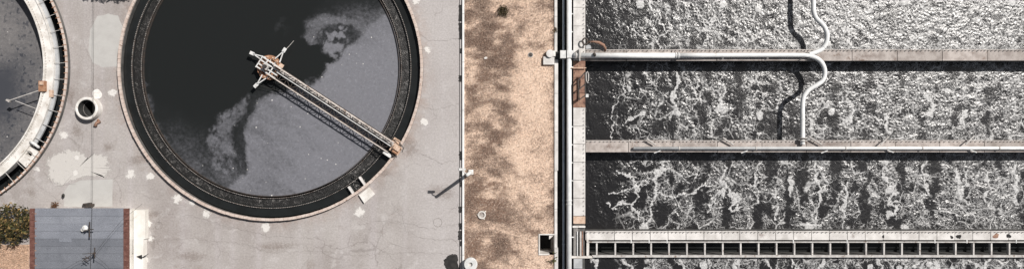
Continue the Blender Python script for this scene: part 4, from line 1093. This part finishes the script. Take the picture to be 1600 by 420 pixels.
MB().box(PX(893, WZ), PX(926, WZ), PY(403, WZ), PY(399.5, WZ), WZ - .3, WZ - .02).build('cross_beam', 'white_concrete', wk)
MB().box(WKX0 + .02, PX(910, WZ), PY(419, WZ), PY(404, WZ), WZ - .14, WZ - .05).build('lower_plate', 'grey_lip', wk)

gt = thing('guard_gate', P(908, 132, WZ), 'dark steel gate frame leaning over the rusty walkway plates', 'gate')
gz = WZ + .6
for a, b, zz in [((903.5, 126), (905, 156), gz), ((914, 113), (914.5, 150), gz), ((903.5, 126), (914, 113), gz), ((905, 156), (914.5, 149), gz), ((904, 140), (914, 132), gz)]:
    MB().bar(P(*a, zz), P(*b, zz), .07, .06).build('frame_bar', 'dark_steel', gt)
for p_ in ((904.5, 128), (905.5, 153)): MB().bar(P(*p_, WZ - .02), P(p_[0] - .5, p_[1], gz), .06, .06).build('post', 'dark_steel', gt)
ph = [(915.5, 115), (917.8, 112), (919.5, 116), (919.3, 126), (917.6, 129.5), (916, 126)]
MB().tube([P(*p_, gz + .05) for p_ in ph + ph[:1]], .035, 8).build('latch_loop', 'grey_steel', gt)
MB().box(PX(915.2, .5), PX(919.6, .5), PY(152, .5), PY(147, .5), .3, .5).build('foot_block', 'white_paint', gt)

# ------------------------------------------------------------------ pipes
tk = thing('trench_kerb', (TRX0, 0, 0), 'narrow pale concrete kerb between the dry grass and the pipe trench', 'kerb')
yy = TOP
while yy > BOT:
    y2 = yy - 2.4
    if not (y2 > 100): MB().box(TRX0, TRX1 - (.05 if rnd.random() < .4 else 0), max(y2, BOT) + .01, yy - .01, -2.0, .10).build('kerb_stone', 'pale_concrete', tk)
    yy = y2
hz = .42
hp = thing('header_pipe', (PX(889.3, hz), 0, -1.1), 'thick white air pipe running the full height beside the walkway', 'pipe')
m = MB().tube([(PX(889.3, hz), TOP, hz), (PX(889.3, hz), BOT, hz)], .155, 20); m.build('pipe_body', 'pipe_paint', hp, True)
for v in (312, 318, -30, 450): MB().tube([(PX(889.3, hz), PY(v, hz), hz), (PX(889.3, hz), PY(v + 1.6, hz), hz)], .185, 20).build('pipe_flange', 'white_paint', hp)
for v in (22, 50, 105, 198, 226, 254, 282, 370): MB().bar((PX(886, hz), PY(v, hz), hz - .05), (PX(897, hz), PY(v, hz), hz - .05), .06, .1).build('pipe_bracket', 'white_paint', hp)
for v in (20, 110, 205, 310, 405): MB().box(PX(888, hz), PX(890.6, hz), PY(v + 2, hz), PY(v - 2, hz), -1.1, hz - .1).build('pipe_leg', 'dark_steel', hp)
cpz = .05
cp = thing('conduit', (PX(880.6, cpz), 0, -1.1), 'thin bluish conduit running in the dark trench beside the thick pipe', 'pipe')
MB().tube([(PX(880.6, cpz), TOP, cpz), (PX(880.6, cpz), BOT, cpz)], .065, 14).build('conduit_body', 'blue_paint', cp, True)
for v in (40, 140, 240, 312, 318, 380): MB().tube([(PX(880.6, cpz), PY(v, cpz), cpz), (PX(880.6, cpz), PY(v + 1.8, cpz), cpz)], .085, 14).build('collar', 'blue_paint', cp)
for v in (60, 180, 300, 400): MB().box(PX(879.6, cpz), PX(881.6, cpz), PY(v + 1, cpz), PY(v - 1, cpz), -1.1, cpz - .04).build('conduit_leg', 'dark_steel', cp)
tb_ = thing('tee_box', P(880, 85, .6), 'white square box where the branch pipe crosses the thick air pipe', 'box')
MB().box(PX(875.5, .62), PX(884.3, .62), PY(91, .62), PY(79, .62), .10, .62).build('box', 'white_paint', tb_)
MB().box(PX(886, .66), PX(897, .66), PY(90.5, .66), PY(79, .66), .30, .66).build('saddle', 'white_paint', tb_)
MB().box(PX(866, .2), PX(875, .2), PY(93, .2), PY(81, .2), .1, .2).build('bridge_plate', 'pit_dark', tb_)
bz = .66
bp = thing('branch_pipe', P(897, 86.5, bz), 'white air pipe lying along the uppermost basin wall', 'pipe')
MB().tube([P(896, 87, bz), P(1056, 87, bz)], .165, 20).build('pipe_body', 'pipe_paint', bp, True)
MB().tube([P(1056, 87, bz), P(1100, 86.6, bz), P(1106, 86.6, bz), P(1240, 86.3, bz), P(1256, 86.5, bz), P(1266, 86.8, bz)], [.145, .145, .135, .135, .135, .12], 20).build('pipe_reducer', 'pipe_paint', bp, True)
for x in (899, 905, 1055, 1059): MB().tube([P(x, 87, bz), P(x + 1.8, 87, bz)], 22 / 100 if x < 1000 else .20, 20).build('pipe_flange', 'grey_steel' if x < 1000 else 'white_paint', bp)
MB().bar(P(905, 77, bz), P(905.5, 96, bz), .07, .5).build('valve_frame', 'grey_steel', bp)
for x in (980, 1056, 1130, 1200): MB().box(PX(x - 1.5, bz), PX(x + 1.5, bz), PY(91.5, bz), PY(83, bz), WZ - .01, bz - .05).build('saddle', 'grey_steel', bp)
MB().tube([P(928, 86, bz + .21), P(930, 85, bz + .26)], .12, 10).build('stain_cap', 'dark_steel', bp)
def sp(name, pix, z0, z1, label, r_=.14):
    import itertools
    pts = [P(*p, z0) for p in pix]; out = []
    for i in range(len(pts) - 1):                               # Catmull-Rom
        p0, p1, p2, p3 = pts[max(i - 1, 0)], pts[i], pts[i + 1], pts[min(i + 2, len(pts) - 1)]
        for k in range(6):
            t_ = k / 6
            out.append(.5 * ((2 * p1) + (p2 - p0) * t_ + (2 * p0 - 5 * p1 + 4 * p2 - p3) * t_ ** 2 + (3 * p1 - p0 - 3 * p2 + p3) * t_ ** 3))
    out.append(pts[-1])
    e = thing(name, out[0], label, 'pipe', 'curved feed pipes')
    MB().tube(out, r_, 18).build('pipe_body', 'pipe_paint', e, True)
    for k in (14, len(out) - 8):
        d = (out[k + 1] - out[k]).normalized(); MB().tube([out[k], out[k] + d * .07], r_ + .012, 18).build('pipe_collar', 'pipe_paint', e)
    return e
pz = .62
s1 = sp('feed_pipe', [(1264, 85.5), (1274, 82), (1284, 77), (1290.5, 68), (1292.5, 56), (1289, 44), (1282, 35.5), (1275.5, 29), (1271.8, 20), (1271, 8), (1271, -20), (1271, -110)], pz, pz, 'white curved pipe bending up from the branch pipe across the top basin')
s2 = sp('feed_pipe', [(1264, 87.5), (1273, 90), (1281, 95), (1287, 104), (1288.8, 115), (1285, 126), (1276, 133), (1265, 139.5), (1257, 149), (1254.2, 162), (1254, 190), (1254, 226)], pz, pz, 'white curved pipe bending down from the branch pipe to the middle wall')
m = MB()
for y in (214.5, 219): m.tube([P(1254, y, pz), P(1254, y + 1.5, pz)], .26, 18)
m.build('valve_flange', 'grey_steel', s2)
MB().bar(P(1248.5, 217, pz), P(1260, 217, pz), .06, .3).build('valve_handle', 'dark_steel', s2)
m = MB()
for a, b in [((1250, 92.5), (1262, 88)), ((1252, 80), (1264, 84)), ((1266, 91), (1258, 94))]: m.bar(P(*a, pz + .1), P(*b, pz + .1), .03, .03)
m.build('guy_bracket', 'dark_steel', s2)
lz = WZ + .16
lp2 = thing('wall_pipe', P(990, 231.5, lz), 'thin white pipe along the middle basin wall, with slanting arms', 'pipe')
MB().tube([P(990, 231.6, lz), P(1760, 231.2, lz)], .10, 16).build('pipe_body', 'pipe_paint', lp2, True)
for x in (1060, 1180, 1320, 1440, 1560): MB().tube([P(x, 231.5, lz), P(x + 1.6, 231.5, lz)], .125, 16).build('pipe_collar', 'grey_steel', lp2)
for x in (1030, 1110, 1190, 1270, 1350, 1430, 1510, 1590): MB().box(PX(x, WZ), PX(x + 2, WZ), PY(233.4, WZ), PY(229.4, WZ), WZ - .01, lz - .06).build('pipe_rest', 'grey_steel', lp2)
for a, b in [((1011, 217), (1024, 226)), ((1129, 215), (1146, 226)), ((1263, 212.5), (1284, 226)), ((1376, 225.5), (1389, 213)), ((1509, 225), (1522, 212))]:
    MB().tube([P(*a, lz + .12), P(*b, lz + .04)], .045, 8).build('swing_arm', 'grey_steel', lp2)
for x in (1027, 1163, 1288, 1391, 1521):
    h_ = MB().bar(P(x - 5, 239 if x < 1350 else 234, lz - .02), P(x + 5, 235 if x < 1350 else 238, lz - .02), .05, .05).build('drop_hook', 'white_paint', lp2)
hs = thing('sample_hose', P(913, 66, WZ), 'rusty curved pipe with a ring end beside the top of the walkway', 'pipe')
MB().tube([P(918, 66, .6), P(928, 65.5, .75), P(936, 67, .8), P(943, 71, .75), P(946, 76, .6), P(945.5, 80, .45)], [.05, .06, .1, .1, .07, .06], 12).build('pipe_body', 'rust_plate', hs, True)
tq = [P(914 + 4 * math.cos(a), 65 + 5 * math.sin(a), .75) for a in np.linspace(0, 2 * math.pi, 17)]
MB().tube(tq, .045, 8).build('ring_end', 'dark_steel', hs)
MB().prism([(p.x, p.y) for p in [P(*q_, .5) for q_ in ((915, 72), (922, 69), (924, 76), (916, 77))]], .3, .5).build('stand_block', 'grey_lip', hs)
